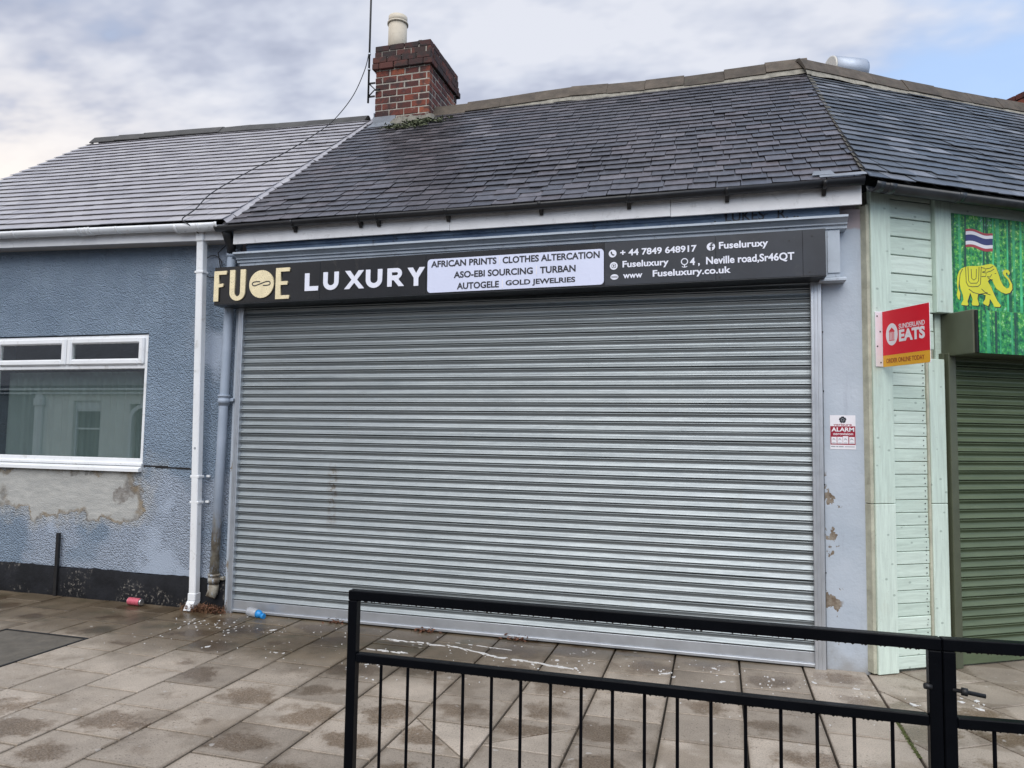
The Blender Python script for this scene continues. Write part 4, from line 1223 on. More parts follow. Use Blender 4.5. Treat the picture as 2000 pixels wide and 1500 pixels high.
# ------------------------------------------------------------------ roller shutters
PITCHZ = 0.0733
PROF = [(0.0, -0.006), (0.002, 0.004), (0.0045, 0.0095), (0.0075, 0.011), (0.0105, 0.008), (0.015, 0.001), (0.021, -0.0055), (0.029, -0.0085), (0.037, -0.0075), (0.046, -0.002), (0.055, 0.0065), (0.0625, 0.0125), (0.067, 0.014), (0.0692, 0.010), (0.0705, 0.0), (0.0712, -0.008)]
def slat_mesh(length, seed, mat):
    rnd = random.Random(seed); n = 30; mb = MB()
    ph = [rnd.uniform(0, 6.28) for _ in range(4)]
    for i in range(n+1):
        x = length*i/n
        w = 0.0010*math.sin(x*1.9+ph[0]) + 0.0007*math.sin(x*4.7+ph[1])
        wz = 0.0005*math.sin(x*1.3+ph[2])
        for dz, o in PROF:
            mb.v.append(Vector((x, -(o+w), -dz+wz)))
    k = len(PROF)
    for i in range(n):
        for j in range(k-1):
            mb.quad(i*k+j, i*k+j+1, (i+1)*k+j+1, (i+1)*k+j, smooth=True)
    m = mb.mesh('slat'); m.materials.append(MATS[mat]); return m
rs = thing('roller_shutter', 'wide closed galvanised steel roller shutter across the shop front', 'shutter', (-1.82, 5.9, 0))
sm = [slat_mesh(5.03, q, 'shutter_steel') for q in range(5)]
z = 0.118 + PITCHZ; q = 0
while z < 2.98:
    M = Matrix.Translation((-4.34, 5.90+random.uniform(-0.0012, 0.0012), z)) @ Matrix.Rotation(random.gauss(0, 0.0002), 4, 'Y') @ Matrix.Rotation(random.gauss(0, 0.05), 4, 'X')
    link(bpy.data.objects.new('slat', sm[q % 5]), rs, M)
    z += PITCHZ; q += 1
mb = MB(); mb.cbox(-4.335, 0.695, 5.885, 5.925, 0.012, 0.116, 0.003); mb.cbox(-4.335, 0.695, 5.868, 5.884, 0.012, 0.035, 0.003)
mb.build('bottom_bar', 'galvanised', rs)
for xa, xb in ((-4.378, -4.325), (0.684, 0.762)):
    mb = MB(); mb.cbox(xa, xb, 5.858, 5.950, -0.01, 2.93, 0.004)
    w_ = xb-xa
    mb.cbox(xa+w_*0.30, xa+w_*0.42, 5.8535, 5.8585, 0.0, 2.92, 0.0015); mb.cbox(xa+w_*0.62, xa+w_*0.74, 5.8535, 5.8585, 0.0, 2.92, 0.0015)
    gd = mb.build('guide_rail', 'galvanised', rs)
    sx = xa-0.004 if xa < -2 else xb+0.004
    mb = MB(); mb.cbox(min(sx, xb if xa > -2 else sx), max(sx, xa if xa < -2 else sx), 5.87, 5.95, 0.0, 2.86, 0.0008); mb.build('shadow_strip', 'black_iron', gd)  # thin black strip standing in for the shade between guide and wall
mb = MB()
for zc in (0.7, 1.35, 2.05, 2.5):
    mb.tube([(0.766, 5.89, zc), (0.774, 5.888, zc)], 0.006, 7)
mb.build('fixing', 'black_iron', rs)

# ------------------------------------------------------------------ long shop sign over the shutter
sign = thing('shop_sign', 'long black box sign with gold and white lettering over the shutter', 'sign', (-1.85, 5.7, 2.85))
SG = frame((-4.50, 5.66, 2.845), (1, 0, 0.0075), (-0.0075, 0, 1))
def sgp(p): return SG @ Vector((p[0], p[1], p[2]))
SL, SH = 5.272, 0.350
mb = MB(); mb.box(0.002, SL-0.002, 0.004, SH-0.001, -0.215, -0.004, lambda p: sgp(p)); mb.build('box', 'sign_under', sign)
mb = MB(); mb.cbox(0.0, SL, -0.006, 0.0035, -0.22, 0.002, 0.002, lambda p: sgp(p)); mb.build('bottom_trim', 'sign_under', sign)
simple('sign_black_reflection', (0.019, 0.023, 0.032), 0.40, var=0.25, scale=3, bmp=0.03, bscale=30, dirt=(0.06, 0.06, 0.06), dirt_amt=0.3)  # sign black with a bluish reflection put into its base colour
seams = [0.0, 1.103, 2.115, 3.643, 4.493, 5.113, SL]
for i, (a, b) in enumerate(zip(seams, seams[1:])):
    mb = MB(); mb.cbox(a+0.0012, b-0.0012, 0.004, SH, -0.0038, 0.0005*(i % 2), 0.0012, lambda p: sgp(p))
    mb.build('panel', 'sign_black' if i < 3 else 'sign_black_reflection', sign, sgp(((a+b)/2, SH/2, 0)))
def on_sign(name, mesh, mat, lift=0.0, par=None):
    return mobj(name, mesh, mat, par or sign, SG @ Matrix.Translation((0, 0, lift)))
# gold letters
def U_shape(x0, x1, y0, y1, ws, wb):
    r_ = (x1-x0)/2; cx = (x0+x1)/2; ry = r_*0.95
    out = [(x0, y1)] + arc(cx, y0+ry, r_, ry, 180, 360, 16) + [(x1, y1), (x1-ws, y1)]
    inn = arc(cx, y0+ry, r_-ws, ry-wb, 360, 180, 14)
    return [out + inn + [(x0+ws, y1)]]
GD = 0.012
on_sign('letter_f', shape_mesh('letter_f', [[(0.004, 0.028), (0.056, 0.028), (0.056, 0.158), (0.104, 0.162), (0.104, 0.193), (0.056, 0.189), (0.056, 0.276), (0.138, 0.276), (0.138, 0.311), (0.006, 0.311)]], GD), 'gold_letter', GD/2+0.002)
on_sign('letter_u', shape_mesh('letter_u', U_shape(0.176, 0.341, 0.026, 0.314, 0.052, 0.040), GD), 'gold_letter', GD/2+0.002)
disc = on_sign('disc', shape_mesh('disc', [ellipse(0.513, 0.168, 0.128, 0.128, 48)], GD), 'gold_letter', GD/2+0.002)
th = [(0.435+0.0, 0.162)]
Sm = arc(0.440, 0.172, 0.022, 0.017, 90, 270, 8)
pth = [(0.500, 0.190)] + [(0.47, 0.192), (0.440, 0.190)] + Sm[1:] + [(0.455, 0.156), (0.487, 0.166), (0.520, 0.176), (0.560, 0.188)] + arc(0.585, 0.172, 0.020, 0.017, 90, -90, 8) + [(0.56, 0.153), (0.53, 0.154)]
on_sign('monogram', shape_mesh('monogram', [stroke(pth, 0.010)], 0.001), 'ink_dark', GD+0.003, disc)
on_sign('letter_e', shape_mesh('letter_e', [[(0.660, 0.022), (0.800, 0.022), (0.800, 0.055), (0.712, 0.055), (0.712, 0.150), (0.782, 0.150), (0.782, 0.183), (0.712, 0.183), (0.712, 0.271), (0.803, 0.271), (0.803, 0.306), (0.662, 0.306)]], GD), 'gold_letter', GD/2+0.002)
# white letters
W = 0.043; y0, y1 = 0.083, 0.243
def wl_(nm, loops): on_sign('letter_'+nm, shape_mesh('letter_'+nm, loops, 0.006), 'white_letter', 0.0055)
wl_('l', [[(0.956, y0), (1.091, y0), (1.091, y0+0.041), (1.001, y0+0.041), (1.001, y1), (0.956, y1)]])
wl_('u', U_shape(1.141, 1.293, y0-0.002, y1, W, 0.042))
def Xs(x0, x1, y0, y1, w):
    cx, cy = (x0+x1)/2, (y0+y1)/2; h = w*0.62
    return [[(x0, y0), (x0+w*1.18, y0), (cx, cy-h), (x1-w*1.18, y0), (x1, y0), (cx+w*0.62, cy), (x1-0.006, y1), (x1-w*1.18-0.006, y1), (cx, cy+h), (x0+w*1.18+0.006, y1), (x0+0.006, y1), (cx-w*0.62, cy)]]
wl_('x', Xs(1.349, 1.543, y0-0.002, y1, W))
wl_('u', U_shape(1.557, 1.714, y0-0.003, y1, W, 0.042))
rx0, rx1 = 1.762, 1.921
ro = [(rx0, y0), (rx0+W, y0), (rx0+W, y0+0.055), (rx0+0.060, y0+0.055), (rx1-0.052, y0), (rx1, y0), (rx0+0.105, y0+0.062)] + arc(rx0+0.09, y1-0.047, 0.047, 0.047, -60, 90, 12) + [(rx0, y1)]
ri = [(rx0+W, y1-0.036), (rx0+0.082, y1-0.036)] + arc(rx0+0.086, y1-0.049, 0.014, 0.013, 80, -80, 6) + [(rx0+0.082, y1-0.063), (rx0+W, y1-0.063)]
wl_('r', [ro, ri])
yx0, yx1 = 1.950, 2.111; cx = (yx0+yx1)/2
wl_('y', [[(cx-W/2, y0-0.004), (cx+W/2, y0-0.004), (cx+W/2, y0+0.065), (yx1, y1-0.004), (yx1-0.050, y1-0.004), (cx, y0+0.105), (yx0+0.050, y1-0.004), (yx0, y1-0.004), (cx-W/2, y0+0.065)]])
# services panel
def rrect(x0, y0, x1, y1, r_):
    return arc(x1-r_, y0+r_, r_, r_, -90, 0, 6) + arc(x1-r_, y1-r_, r_, r_, 0, 90, 6) + arc(x0+r_, y1-r_, r_, r_, 90, 180, 6) + arc(x0+r_, y0+r_, r_, r_, 180, 270, 6)
pan = on_sign('services_panel', shape_mesh('services_panel', [rrect(2.134, 0.012, 3.638, 0.300, 0.03)], 0.005), 'white_panel', 0.004)
B = 0.028
for s_, a, b, c, e in (('AFRICAN PRINTS', 2.167, 2.748, 0.228, 0.284), ('CLOTHES ALTERCATION', 2.800, 3.606, 0.227, 0.283), ('ASO-EBI SOURCING', 2.373, 3.058, 0.127, 0.183), ('TURBAN', 3.118, 3.412, 0.127, 0.183), ('AUTOGELE', 2.402, 2.770, 0.030, 0.086), ('GOLD JEWELRIES', 2.828, 3.409, 0.030, 0.086)):
    on_sign('lettering', text_mesh(s_, a, b, c, e, B), 'ink_dark', 0.0078, pan)
for x in ((2.774, 0.22, 0.292), (3.088, 0.12, 0.192), (2.80, 0.022, 0.094)):
    on_sign('divider', shape_mesh('divider', [rect(x[0]-0.004, x[1], x[0]+0.004, x[2])], 0.001), 'sign_white', 0.0078, pan)
# contact lines
for s_, a, b, c, e in (('+ 44 7849 648917', 3.768, 4.353, 0.232, 0.286), ('Fuseluruxy', 4.518, 4.872, 0.226, 0.296), ('Fuseluxury', 3.786, 4.142, 0.124, 0.192), ('4 ,  Neville road,Sr46QT', 4.302, 5.054, 0.118, 0.188), ('www', 3.790, 3.940, 0.052, 0.086), ('Fuseluxury.co.uk', 4.020, 4.602, 0.038, 0.106)):
    on_sign('lettering', text_mesh(s_, a, b, c, e, 0.026), 'white_letter', 0.003)
ico = on_sign('phone_icon', shape_mesh('phone_icon', [ellipse(3.708, 0.256, 0.031, 0.031, 24)], 0.001), 'white_letter', 0.003)
on_sign('handset', shape_mesh('handset', [stroke([(3.698, 0.272), (3.699, 0.258), (3.708, 0.246), (3.722, 0.244)], 0.011)], 0.0006), 'sign_black_reflection', 0.0045, ico)
ico = on_sign('social_icon', shape_mesh('social_icon', [ellipse(4.459, 0.264, 0.031, 0.031, 24)], 0.001), 'white_letter', 0.003)
on_sign('letter_mark', shape_mesh('letter_mark', [[(4.456, 0.236), (4.467, 0.236), (4.467, 0.262), (4.478, 0.262), (4.478, 0.271), (4.467, 0.271), (4.467, 0.280), (4.478, 0.280), (4.478, 0.290), (4.460, 0.290), (4.456, 0.282), (4.456, 0.271), (4.448, 0.271), (4.448, 0.262), (4.456, 0.262)]], 0.0006), 'sign_black_reflection', 0.0045, ico)
ico = on_sign('camera_icon', shape_mesh('camera_icon', [ellipse(3.717, 0.157, 0.031, 0.031, 24), rrect(3.700, 0.140, 3.734, 0.174, 0.008)], 0.001), 'white_letter', 0.003)
on_sign('camera_ring', shape_mesh('camera_ring', [rrect(3.704, 0.144, 3.730, 0.170, 0.006), ellipse(3.717, 0.157, 0.007, 0.007, 12)], 0.0006), 'white_letter', 0.0036, ico)
ico = on_sign('globe_icon', shape_mesh('globe_icon', [ellipse(3.722, 0.068, 0.031, 0.022, 24)], 0.001), 'white_letter', 0.003)
on_sign('globe_lines', shape_mesh('globe_lines', [rect(3.697, 0.071, 3.747, 0.074), rect(3.697, 0.062, 3.747, 0.065)], 0.0006), 'sign_black_reflection', 0.0045, ico)
on_sign('pin_icon', shape_mesh('pin_icon', [ellipse(4.262, 0.160, 0.027, 0.027, 24), ellipse(4.262, 0.160, 0.020, 0.020, 20), rect(4.258, 0.118, 4.266, 0.1325), stroke(arc(4.262, 0.128, 0.020, 0.012, 200, 340, 8), 0.005)], 0.001), 'white_letter', 0.003)
mb = MB()
for x, y in ((5.02, 0.275), (5.18, 0.30), (5.16, 0.03), (4.52, 0.025), (3.62, 0.33), (1.13, 0.03)):
    c0 = sgp((x, y, 0.0008)); mb.tube([c0, c0+Vector((0, -0.002, 0))], 0.006, 8)
mb.build('rivet', 'black_iron', sign)

# ------------------------------------------------------------------ alarm sticker on the pilaster
AL = frame((0.813, 5.8935, 1.615), (1, 0, 0))
stk = thing('alarm_sticker', 'small red and white alarm notice stuck on the lavender pilaster', 'sticker', (0.90, 5.893, 1.61))
def on_st(name, mesh, mat, lift, par=None): return mobj(name, mesh, mat, par or stk, AL @ Matrix.Translation((0, 0, lift)))
on_st('sheet', shape_mesh('sheet', [rect(0.0, 0.0, 0.176, 0.254)], 0.0012), 'sign_white', 0.0)
red = on_st('red_field', shape_mesh('red_field', [rect(0.002, 0.034, 0.174, 0.172)], 0.0006), 'sign_dark_red', 0.001)
pent = []
for i in range(5):
    for da, rr in ((-17, 0.026), (17, 0.026), (36, 0.021)):
        a = R(90+i*72+da); pent.append((0.088+rr*math.cos(a), 0.220+rr*math.sin(a)))
em = on_st('emblem', shape_mesh('emblem', [pent], 0.0006), 'ink_dark', 0.001)
on_st('emblem_ring', shape_mesh('emblem_ring', [[(0.088+0.0125*math.cos(R(90+72*i)), 0.220+0.0125*math.sin(R(90+72*i))) for i in range(5)], [(0.088+0.0095*math.cos(R(90+72*i)), 0.220+0.0095*math.sin(R(90+72*i))) for i in range(5)]], 0.0005), 'ink_grey', 0.0017, em)
on_st('lettering', text_mesh('verisure', 0.024, 0.150, 0.176, 0.192, 0.01), 'sign_dark_red', 0.001)
on_st('lettering', text_mesh('ALARM', 0.009, 0.166, 0.132, 0.163, 0.03), 'sign_white', 0.0018, red)
on_st('lettering', text_mesh('zerovision', 0.020, 0.158, 0.106, 0.124, 0.015), 'sign_white', 0.0018, red)
for i, x in enumerate((0.008, 0.049, 0.088, 0.131)):
    b_ = on_st('icon_field', shape_mesh('icon_field', [rect(x, 0.042, x+0.037, 0.092 if i != 2 else 0.098)], 0.0005), 'sign_white', 0.0018, red)
    on_st('icon', shape_mesh('icon', [stroke([(x+0.008, 0.075), (x+0.016, 0.080), (x+0.028, 0.072)], 0.004), stroke([(x+0.006, 0.048), (x+0.030, 0.048)], 0.004), stroke(arc(x+0.018, 0.066, 0.010, 0.008, 0, 180, 8), 0.002)], 0.0004), 'ink_grey', 0.0024, red)
on_st('small_print', shape_mesh('small_print', [rect(0.006, 0.016, 0.036, 0.024), rect(0.041, 0.016, 0.056, 0.024), rect(0.060, 0.016, 0.092, 0.024), rect(0.10, 0.017, 0.168, 0.022)], 0.0005), 'ink_grey', 0.001)

# ------------------------------------------------------------------ red projecting sign on the corner board
pj = thing('projecting_sign', 'red and yellow projecting sign with white lettering on the mint corner board', 'sign', RW((0.02, 0.04, 2.23)))
mb = MB(); mb.cbox(-0.028, 0.040, 0.034, 0.040, 2.228, 2.640, 0.002, RW); fl_ = mb.build('flange', 'sign_white', pj)
mb = MB()
for s_, zz in ((-0.012, 2.605), (0.014, 2.49), (-0.012, 2.38), (0.016, 2.26)):
    c0 = RW((s_, 0.040, zz)); mb.tube([c0, c0 - NR*0.003], 0.0055, 9)
mb.build('screw_heads', 'black_iron', fl_)
PW, PZ0, PZ1 = 0.425, 2.225, 2.640
PM = frame(RW((0.034, 0.040, PZ0)), -NR)       # local x outwards from the wall, the face looks to the street
PM2 = PM
hh = PZ1-PZ0
mb = MB(); mb.cbox(0.034, 0.039, 0.041, 0.040+PW, PZ0, PZ1, 0.001, RW); mb.build('board', 'sign_white', pj)
def on_pj(name, mesh, mat, lift, par=None): return mobj(name, mesh, mat, par or pj, PM @ Matrix.Translation((0, 0, lift)))
rd = on_pj('red_field', shape_mesh('red_field', [rect(0.004, 0.205*hh, PW-0.001, hh-0.002)], 0.0008), 'sign_red', 0.0006)
yl = on_pj('yellow_field', shape_mesh('yellow_field', [[(0.004, 0.001), (PW-0.015, 0.001), (PW-0.004, 0.005), (PW-0.001, 0.015), (PW-0.001, 0.204*hh), (0.004, 0.204*hh)]], 0.0008), 'sign_yellow', 0.0006)
ov = on_pj('oval', shape_mesh('oval', [ellipse(0.215*PW, 0.565*hh, 0.128*PW, 0.195*hh, 40)], 0.0006), 'sign_white', 0.0015, rd)
hx, hy = 0.215*PW, 0.565*hh
tl = [[(hx-0.027, hy+0.024), (hx+0.027, hy+0.024), (hx, hy+0.050)], rect(hx-0.025, hy-0.046, hx+0.025, hy-0.040), rect(hx-0.025, hy+0.016, hx+0.025, hy+0.0225)]
for q in range(4):
    xx = hx-0.022+q*0.0127; tl.append(rect(xx, hy-0.038, xx+0.0055, hy+0.0145))
on_pj('temple_icon', shape_mesh('temple_icon', tl, 0.0005), 'sign_red', 0.0022, rd)
on_pj('lettering', text_mesh('SUNDERLAND', 0.37*PW, 0.905*PW, 0.640*hh, 0.725*hh, 0.010), 'sign_white', 0.0016, rd)
on_pj('lettering', text_mesh('EATS', 0.37*PW, 0.905*PW, 0.415*hh, 0.625*hh, 0.045), 'sign_white', 0.0016, rd)
on_pj('lettering', text_mesh('ORDER ONLINE TODAY', 0.085*PW, 0.885*PW, 0.065*hh, 0.145*hh, 0.008), 'sign_brown', 0.0016, yl)

# ------------------------------------------------------------------ printed banner
ban = thing('banner_sign', 'green bamboo forest banner with striped flag and yellow elephant emblem', 'sign', RW((1.5, 0.03, 2.68)))
BM = frame(RW((0.703, 0.030, 2.676)), DR)
def on_b(name, mesh, mat, lift, par=None): return mobj(name, mesh, mat, par or ban, BM @ Matrix.Translation((0, 0, lift)))
on_b('printed_panel', shape_mesh('printed_panel', [rect(0, 0, 2.4, 0.782)], 0.006), 'bamboo_print', 0.0)
low = mobj('lower_panel', shape_mesh('lower_panel', [rect(0, 0, 2.45, 0.318)], 0.004), 'bamboo_print', ban, frame(RW((0.672, 0.2815, 2.338)), DR))
simple('print_trunk', (0.012, 0.075, 0.05), 0.4, var=0.3, scale=20, bmp=0)
simple('print_stem', (0.06, 0.50, 0.20), 0.4, var=0.35, scale=14, bmp=0)
for q, (x_, w_, mt) in enumerate(((0.118, 0.022, 'print_trunk'), (0.305, 0.016, 'print_trunk'), (0.40, 0.014, 'print_stem'), (0.545, 0.018, 'print_stem'), (0.68, 0.026, 'print_stem'), (0.80, 0.014, 'print_trunk'), (0.92, 0.03, 'print_stem'), (1.15, 0.02, 'print_stem'), (1.4, 0.03, 'print_trunk'), (1.7, 0.025, 'print_stem'), (2.05, 0.02, 'print_stem'))):
    on_b('printed_stem', shape_mesh('printed_stem', [[(x_, 0.002), (x_+w_, 0.002), (x_+w_*0.85+0.012, 0.40), (x_+w_*0.8+0.02, 0.78), (x_+0.022, 0.78), (x_+0.010, 0.40)]], 0.0004), mt, 0.0034)
    mobj('printed_stem', shape_mesh('printed_stem', [[(x_+0.03, 0.002), (x_+w_+0.03, 0.002), (x_+w_+0.035, 0.316), (x_+0.035, 0.316)]], 0.0004), mt, ban, frame(RW((0.672, 0.2815, 2.338)), DR) @ Matrix.Translation((0, 0, 0.0024)))
def ez(pts): return [(0.31016+0.0013787*x-0.0000399*y-0.703, 3.5761+0.0001103*x-0.0010911*y-2.676) for x, y in pts]
body = [(395, 530), (430, 523), (500, 523), (530, 518), (558, 511), (580, 508), (602, 514), (622, 535), (640, 580), (655, 630), (675, 668), (700, 690), (718, 684), (724, 660), (712, 628), (688, 603), (672, 580), (673, 560), (692, 549), (714, 554), (725, 572), (718, 592), (708, 584), (704, 572), (695, 574), (698, 592), (722, 620), (742, 660), (743, 695), (725, 722), (695, 729), (660, 716), (625, 690), (604, 652), (594, 628), (572, 622), (562, 636), (588, 682), (608, 732), (632, 780), (656, 812), (650, 825), (608, 822), (600, 800), (576, 762), (572, 800), (563, 816), (530, 800), (526, 790), (542, 765), (546, 738), (520, 727), (492, 727), (486, 760), (497, 803), (490, 812), (450, 808), (445, 795), (452, 765), (442, 738), (434, 716), (426, 742), (415, 780), (421, 800), (414, 809), (370, 803), (373, 790), (386, 765), (381, 730), (366, 690), (358, 650), (360, 600), (352, 640), (350, 680), (363, 720), (358, 768), (346, 756), (338, 730), (345, 690), (339, 650), (341, 600), (354, 560), (372, 540)]
ctr = (540, 660)
shadow = [(x+7, y+6) for x, y in body]
on_b('emblem_shadow', shape_mesh('emblem_shadow', [ez(shadow)], 0.0006), 'ink_dark', 0.0038)
el = on_b('elephant_emblem', shape_mesh('elephant_emblem', [ez(body)], 0.0006), 'elephant_yellow', 0.0048)
lines = [[(400, 528), (405, 640), (420, 668), (450, 674), (490, 672), (508, 655), (513, 528)], [(417, 530), (422, 630), (436, 648), (480, 648), (494, 632), (497, 530)], [(440, 545), (444, 612), (460, 626), (476, 612), (478, 545)],
         [(515, 535), (540, 540), (545, 560), (520, 568)], [(520, 568), (550, 575), (545, 600), (515, 600)], [(545, 545), (575, 540), (600, 525)], [(552, 570), (585, 560), (608, 545)], [(555, 600), (578, 605), (590, 585)], [(424, 690), (455, 715), (500, 728), (545, 722), (580, 735)], [(515, 690), (540, 715), (560, 720)], [(560, 608), (580, 622), (598, 625)], [(612, 580), (622, 578)], [(378, 545), (362, 580), (357, 620)]]
for ln in lines:
    on_b('line', shape_mesh('line', [stroke(ez(ln), 0.0052)], 0.0005), 'ink_dark', 0.0056, el)
fl_edges = [((253, 282), (270, 299), 'flag_red'), ((270, 299), (296, 322), 'sign_white'), ((296, 322), (341, 369), 'flag_blue'), ((341, 369), (368, 394), 'sign_white'), ((368, 394), (386, 416), 'flag_red')]
def fy(e, k): return e[0] + (e[1]-e[0])*k - 9*math.sin(2*math.pi*min(1, k*1.05))
for q, (e0, e1, mt) in enumerate(fl_edges):
    top = [(401+197*k/12, fy(e0, k/12)+0.6) for k in range(13)]; bot = [(401+197*k/12, fy(e1, k/12)) for k in range(12, -1, -1)]
    on_b('flag_stripe', shape_mesh('flag_stripe', [ez(top+bot)], 0.0006), mt, 0.0048)

gsn = thing('roller_shutter', 'dark green closed roller shutter with square box at the right edge', 'shutter', RW((2.0, 0.0, 0)))
sm = [slat_mesh(2.9, 50+q, 'shutter_green') for q in range(4)]
Rm = Matrix(((DR.x, NR.x, 0, 0), (DR.y, NR.y, 0, 0), (0, 0, 1, 0), (0, 0, 0, 1)))
z = 0.14 + PITCHZ; q = 0
while z < 2.42:
    o_ = RW((0.70, -0.015+random.uniform(-0.001, 0.001), z))
    link(bpy.data.objects.new('slat', sm[q % 4]), gsn, Matrix.Translation(o_) @ Rm @ Matrix.Rotation(random.gauss(0, 0.02), 4, 'X'))
    z += PITCHZ; q += 1
mb = MB(); mb.cbox(0.70, 3.6, -0.03, 0.004, 0.012, 0.138, 0.003, RW); mb.build('bottom_bar', 'shutter_green', gsn)
mb = MB(); mb.cbox(0.643, 0.712, -0.03, 0.045, 0.0, 2.36, 0.004, RW); mb.cbox(0.625, 0.642, -0.03, 0.010, 0.0, 2.36, 0.002, RW); mb.build('guide_rail', 'olive_metal', gsn)
mb = MB(); mb.cbox(0.648, 3.6, -0.029, 0.258, 2.336, 2.664, 0.006, RW); mb.build('shutter_box', 'olive_metal', gsn)
mb = MB(); mb.box(0.66, 3.6, 0.259, 0.278, 2.345, 2.655, RW); mb.build('box_packing', 'black_iron', gsn)

# ------------------------------------------------------------------ pedestrian guard rail at the kerb
def guard(label, x0, x1, y0, bars, rot=0.0, group='guard rail panels at the kerb', drops=1):
    root = thing('guard_rail', label, 'railing', (x0, y0, 0), group)
    Rz = Matrix.Translation((x0, y0, 0)) @ Matrix.Rotation(rot, 4, 'Z') @ Matrix.Translation((-x0, -y0, 0))
    f_ = lambda p: Rz @ Vector(p)
    P = 0.018
    for xc in (x0+P, x1-P):
        mb = MB(); mb.cbox(xc-P, xc+P, y0-P, y0+P, -0.2, 1.063, 0.003, f_); mb.build('post', 'black_paint', root, f_((xc, y0, 0)))
    mb = MB(); mb.cbox(x0, x1, y0-P, y0+P, 1.0635, 1.100, 0.003, f_); mb.build('top_rail', 'black_paint', root)
    mb = MB(); mb.cbox(x0+2*P+0.0005, x1-2*P-0.0005, y0-0.016, y0+0.016, 0.838, 0.870, 0.003, f_); mb.build('middle_rail', 'black_paint', root)
    mb = MB(); mb.cbox(x0+2*P+0.0005, x1-2*P-0.0005, y0-0.016, y0+0.016, 0.10, 0.132, 0.003, f_); mb.build('bottom_rail', 'black_paint', root)
    for x in bars:
        mb = MB(); mb.tube([f_((x, y0, 0.13)), f_((x, y0, 0.840))], 0.0058, 10, caps=False); mb.build('bar', 'black_paint', root, f_((x, y0, 0.5)))
    mb = MB(); rnd = random.Random(3)
    for zz, a, b, yy in ((1.0635, x0+0.05, x1-0.05, 0.015), (0.838, x0+0.05, x1-0.05, 0.013)):
        x = a
        while x < b:
            rr = rnd.choice((0.0016, 0.002, 0.0026, 0.0034)); y = y0 + rnd.uniform(-yy, -yy*0.6) if rnd.random() < 0.75 else y0 + rnd.uniform(-yy, yy)
            c0 = Vector((x, y, zz)); st = len(mb.v)
            mb.v.append(f_(c0 - Vector((0, 0, rr*1.25))))
            for k in range(6):
                a_ = k*math.pi/3; mb.v.append(f_(c0 + Vector((math.cos(a_)*rr*1.3, math.sin(a_)*rr*1.3, -rr*0.35))))
            for k in range(6):
                a_ = k*math.pi/3; mb.v.append(f_(c0 + Vector((math.cos(a_)*rr*1.5, math.sin(a_)*rr*1.5, 0.0003))))
            for k in range(6):
                mb.quad(st, st+1+k, st+1+(k+1) % 6, smooth=True); mb.quad(st+1+k, st+7+k, st+7+(k+1) % 6, st+1+(k+1) % 6, smooth=True)
            x += rnd.uniform(0.006, 0.02)
    mb.build('raindrops', 'droplet', root)['kind'] = 'stuff'
    return root, f_
gr1, _ = guard('black steel guard rail panel of thin upright bars in the foreground', -1.338, 0.648, 2.52, [-1.203+0.1072*i for i in range(17)])
gr2, f2 = guard('black guard rail panel running out of the picture at the right edge', 0.6495, 2.66, 2.521, [0.790+0.1072*i for i in range(17)], R(5))
mb = MB(); mb.tube([(0.618, 2.505, 0.955), (0.598, 2.502, 0.957)], 0.009, 8); mb.build('clamp_bolt', 'black_iron', gr1)
mb = MB(); mb.tube([(0.675, 2.508, 0.952), (0.698, 2.507, 0.950), (0.6981, 2.507, 0.950), (0.714, 2.505, 0.9485), (0.7141, 2.505, 0.9485), (0.760, 2.500, 0.944)], [0.006, 0.006, 0.012, 0.012, 0.0065, 0.0065], 8); mb.build('clamp_bolt', 'black_iron', gr1)

# ------------------------------------------------------------------ roof fittings
am = thing('aerial_mast', 'thin dark aerial mast strapped to the left side of the brick chimney', 'mast', (-4.385, 8.36, 6.0))
mb = MB(); mb.tube([(-4.385, 8.34, 5.98), (-4.385, 8.34, 8.3)], 0.0135, 10); mb.build('pole', 'black_iron', am)
mb = MB()
for zz in (6.07, 6.25):
    mb.cbox(-4.40, -4.30, 8.352, 8.366, zz-0.012, zz+0.012, 0.003)
mb.tube([(-4.39, 8.36, 6.08), (-4.31, 8.375, 6.17), (-4.39, 8.36, 6.25)], 0.009, 7); mb.tube([(-4.31, 8.37, 6.16), (-4.24, 8.385, 6.17)], 0.012, 7); mb.build('bracket', 'black_iron', am)
mb = MB()
for zz in (6.42, 6.63):
    mb.tube([(-4.385, 8.34, zz), (-4.385, 8.34, zz+0.02)], 0.019, 10)
mb.build('clip', 'galvanised', am)
def smooth_path(P, n=8):
    P = [Vector(p) for p in P]; out = []
    for i in range(len(P)-1):
        p0, p1, p2, p3 = P[max(0, i-1)], P[i], P[i+1], P[min(len(P)-1, i+2)]
        for k in range(n):
            u = k/n
            out.append(0.5*((2*p1) + (p2-p0)*u + (2*p0-5*p1+4*p2-p3)*u*u + (3*p1-p0-3*p2+p3)*u**3))
    out.append(P[-1]); return out
mb = MB(); mb.tube(smooth_path([(-4.39, 8.33, 6.64), (-4.46, 8.35, 6.42), (-4.65, 8.40, 6.12), (-4.93, 8.42, 5.84), (-4.88, 7.9, 5.43), (-4.90, 7.3, 4.965), (-4.985, 6.8, 4.58), (-5.0, 6.2, 4.13), (-4.87, 5.80, 3.82), (-4.86, 5.62, 3.67), (-4.76, 5.60, 3.60), (-4.72, 5.68, 3.54)]), 0.0055, 6)
tag(mb.build('aerial_cable', 'cable_black', None, (-4.9, 7.0, 4.7)), 'thin black aerial cable hanging from the mast down the grey tiles', 'cable')
mb = MB(); lp = [(-4.72+0.11*math.cos(k*0.45), 5.895, 3.27+0.11*math.sin(k*0.45)) for k in range(0, 14)]
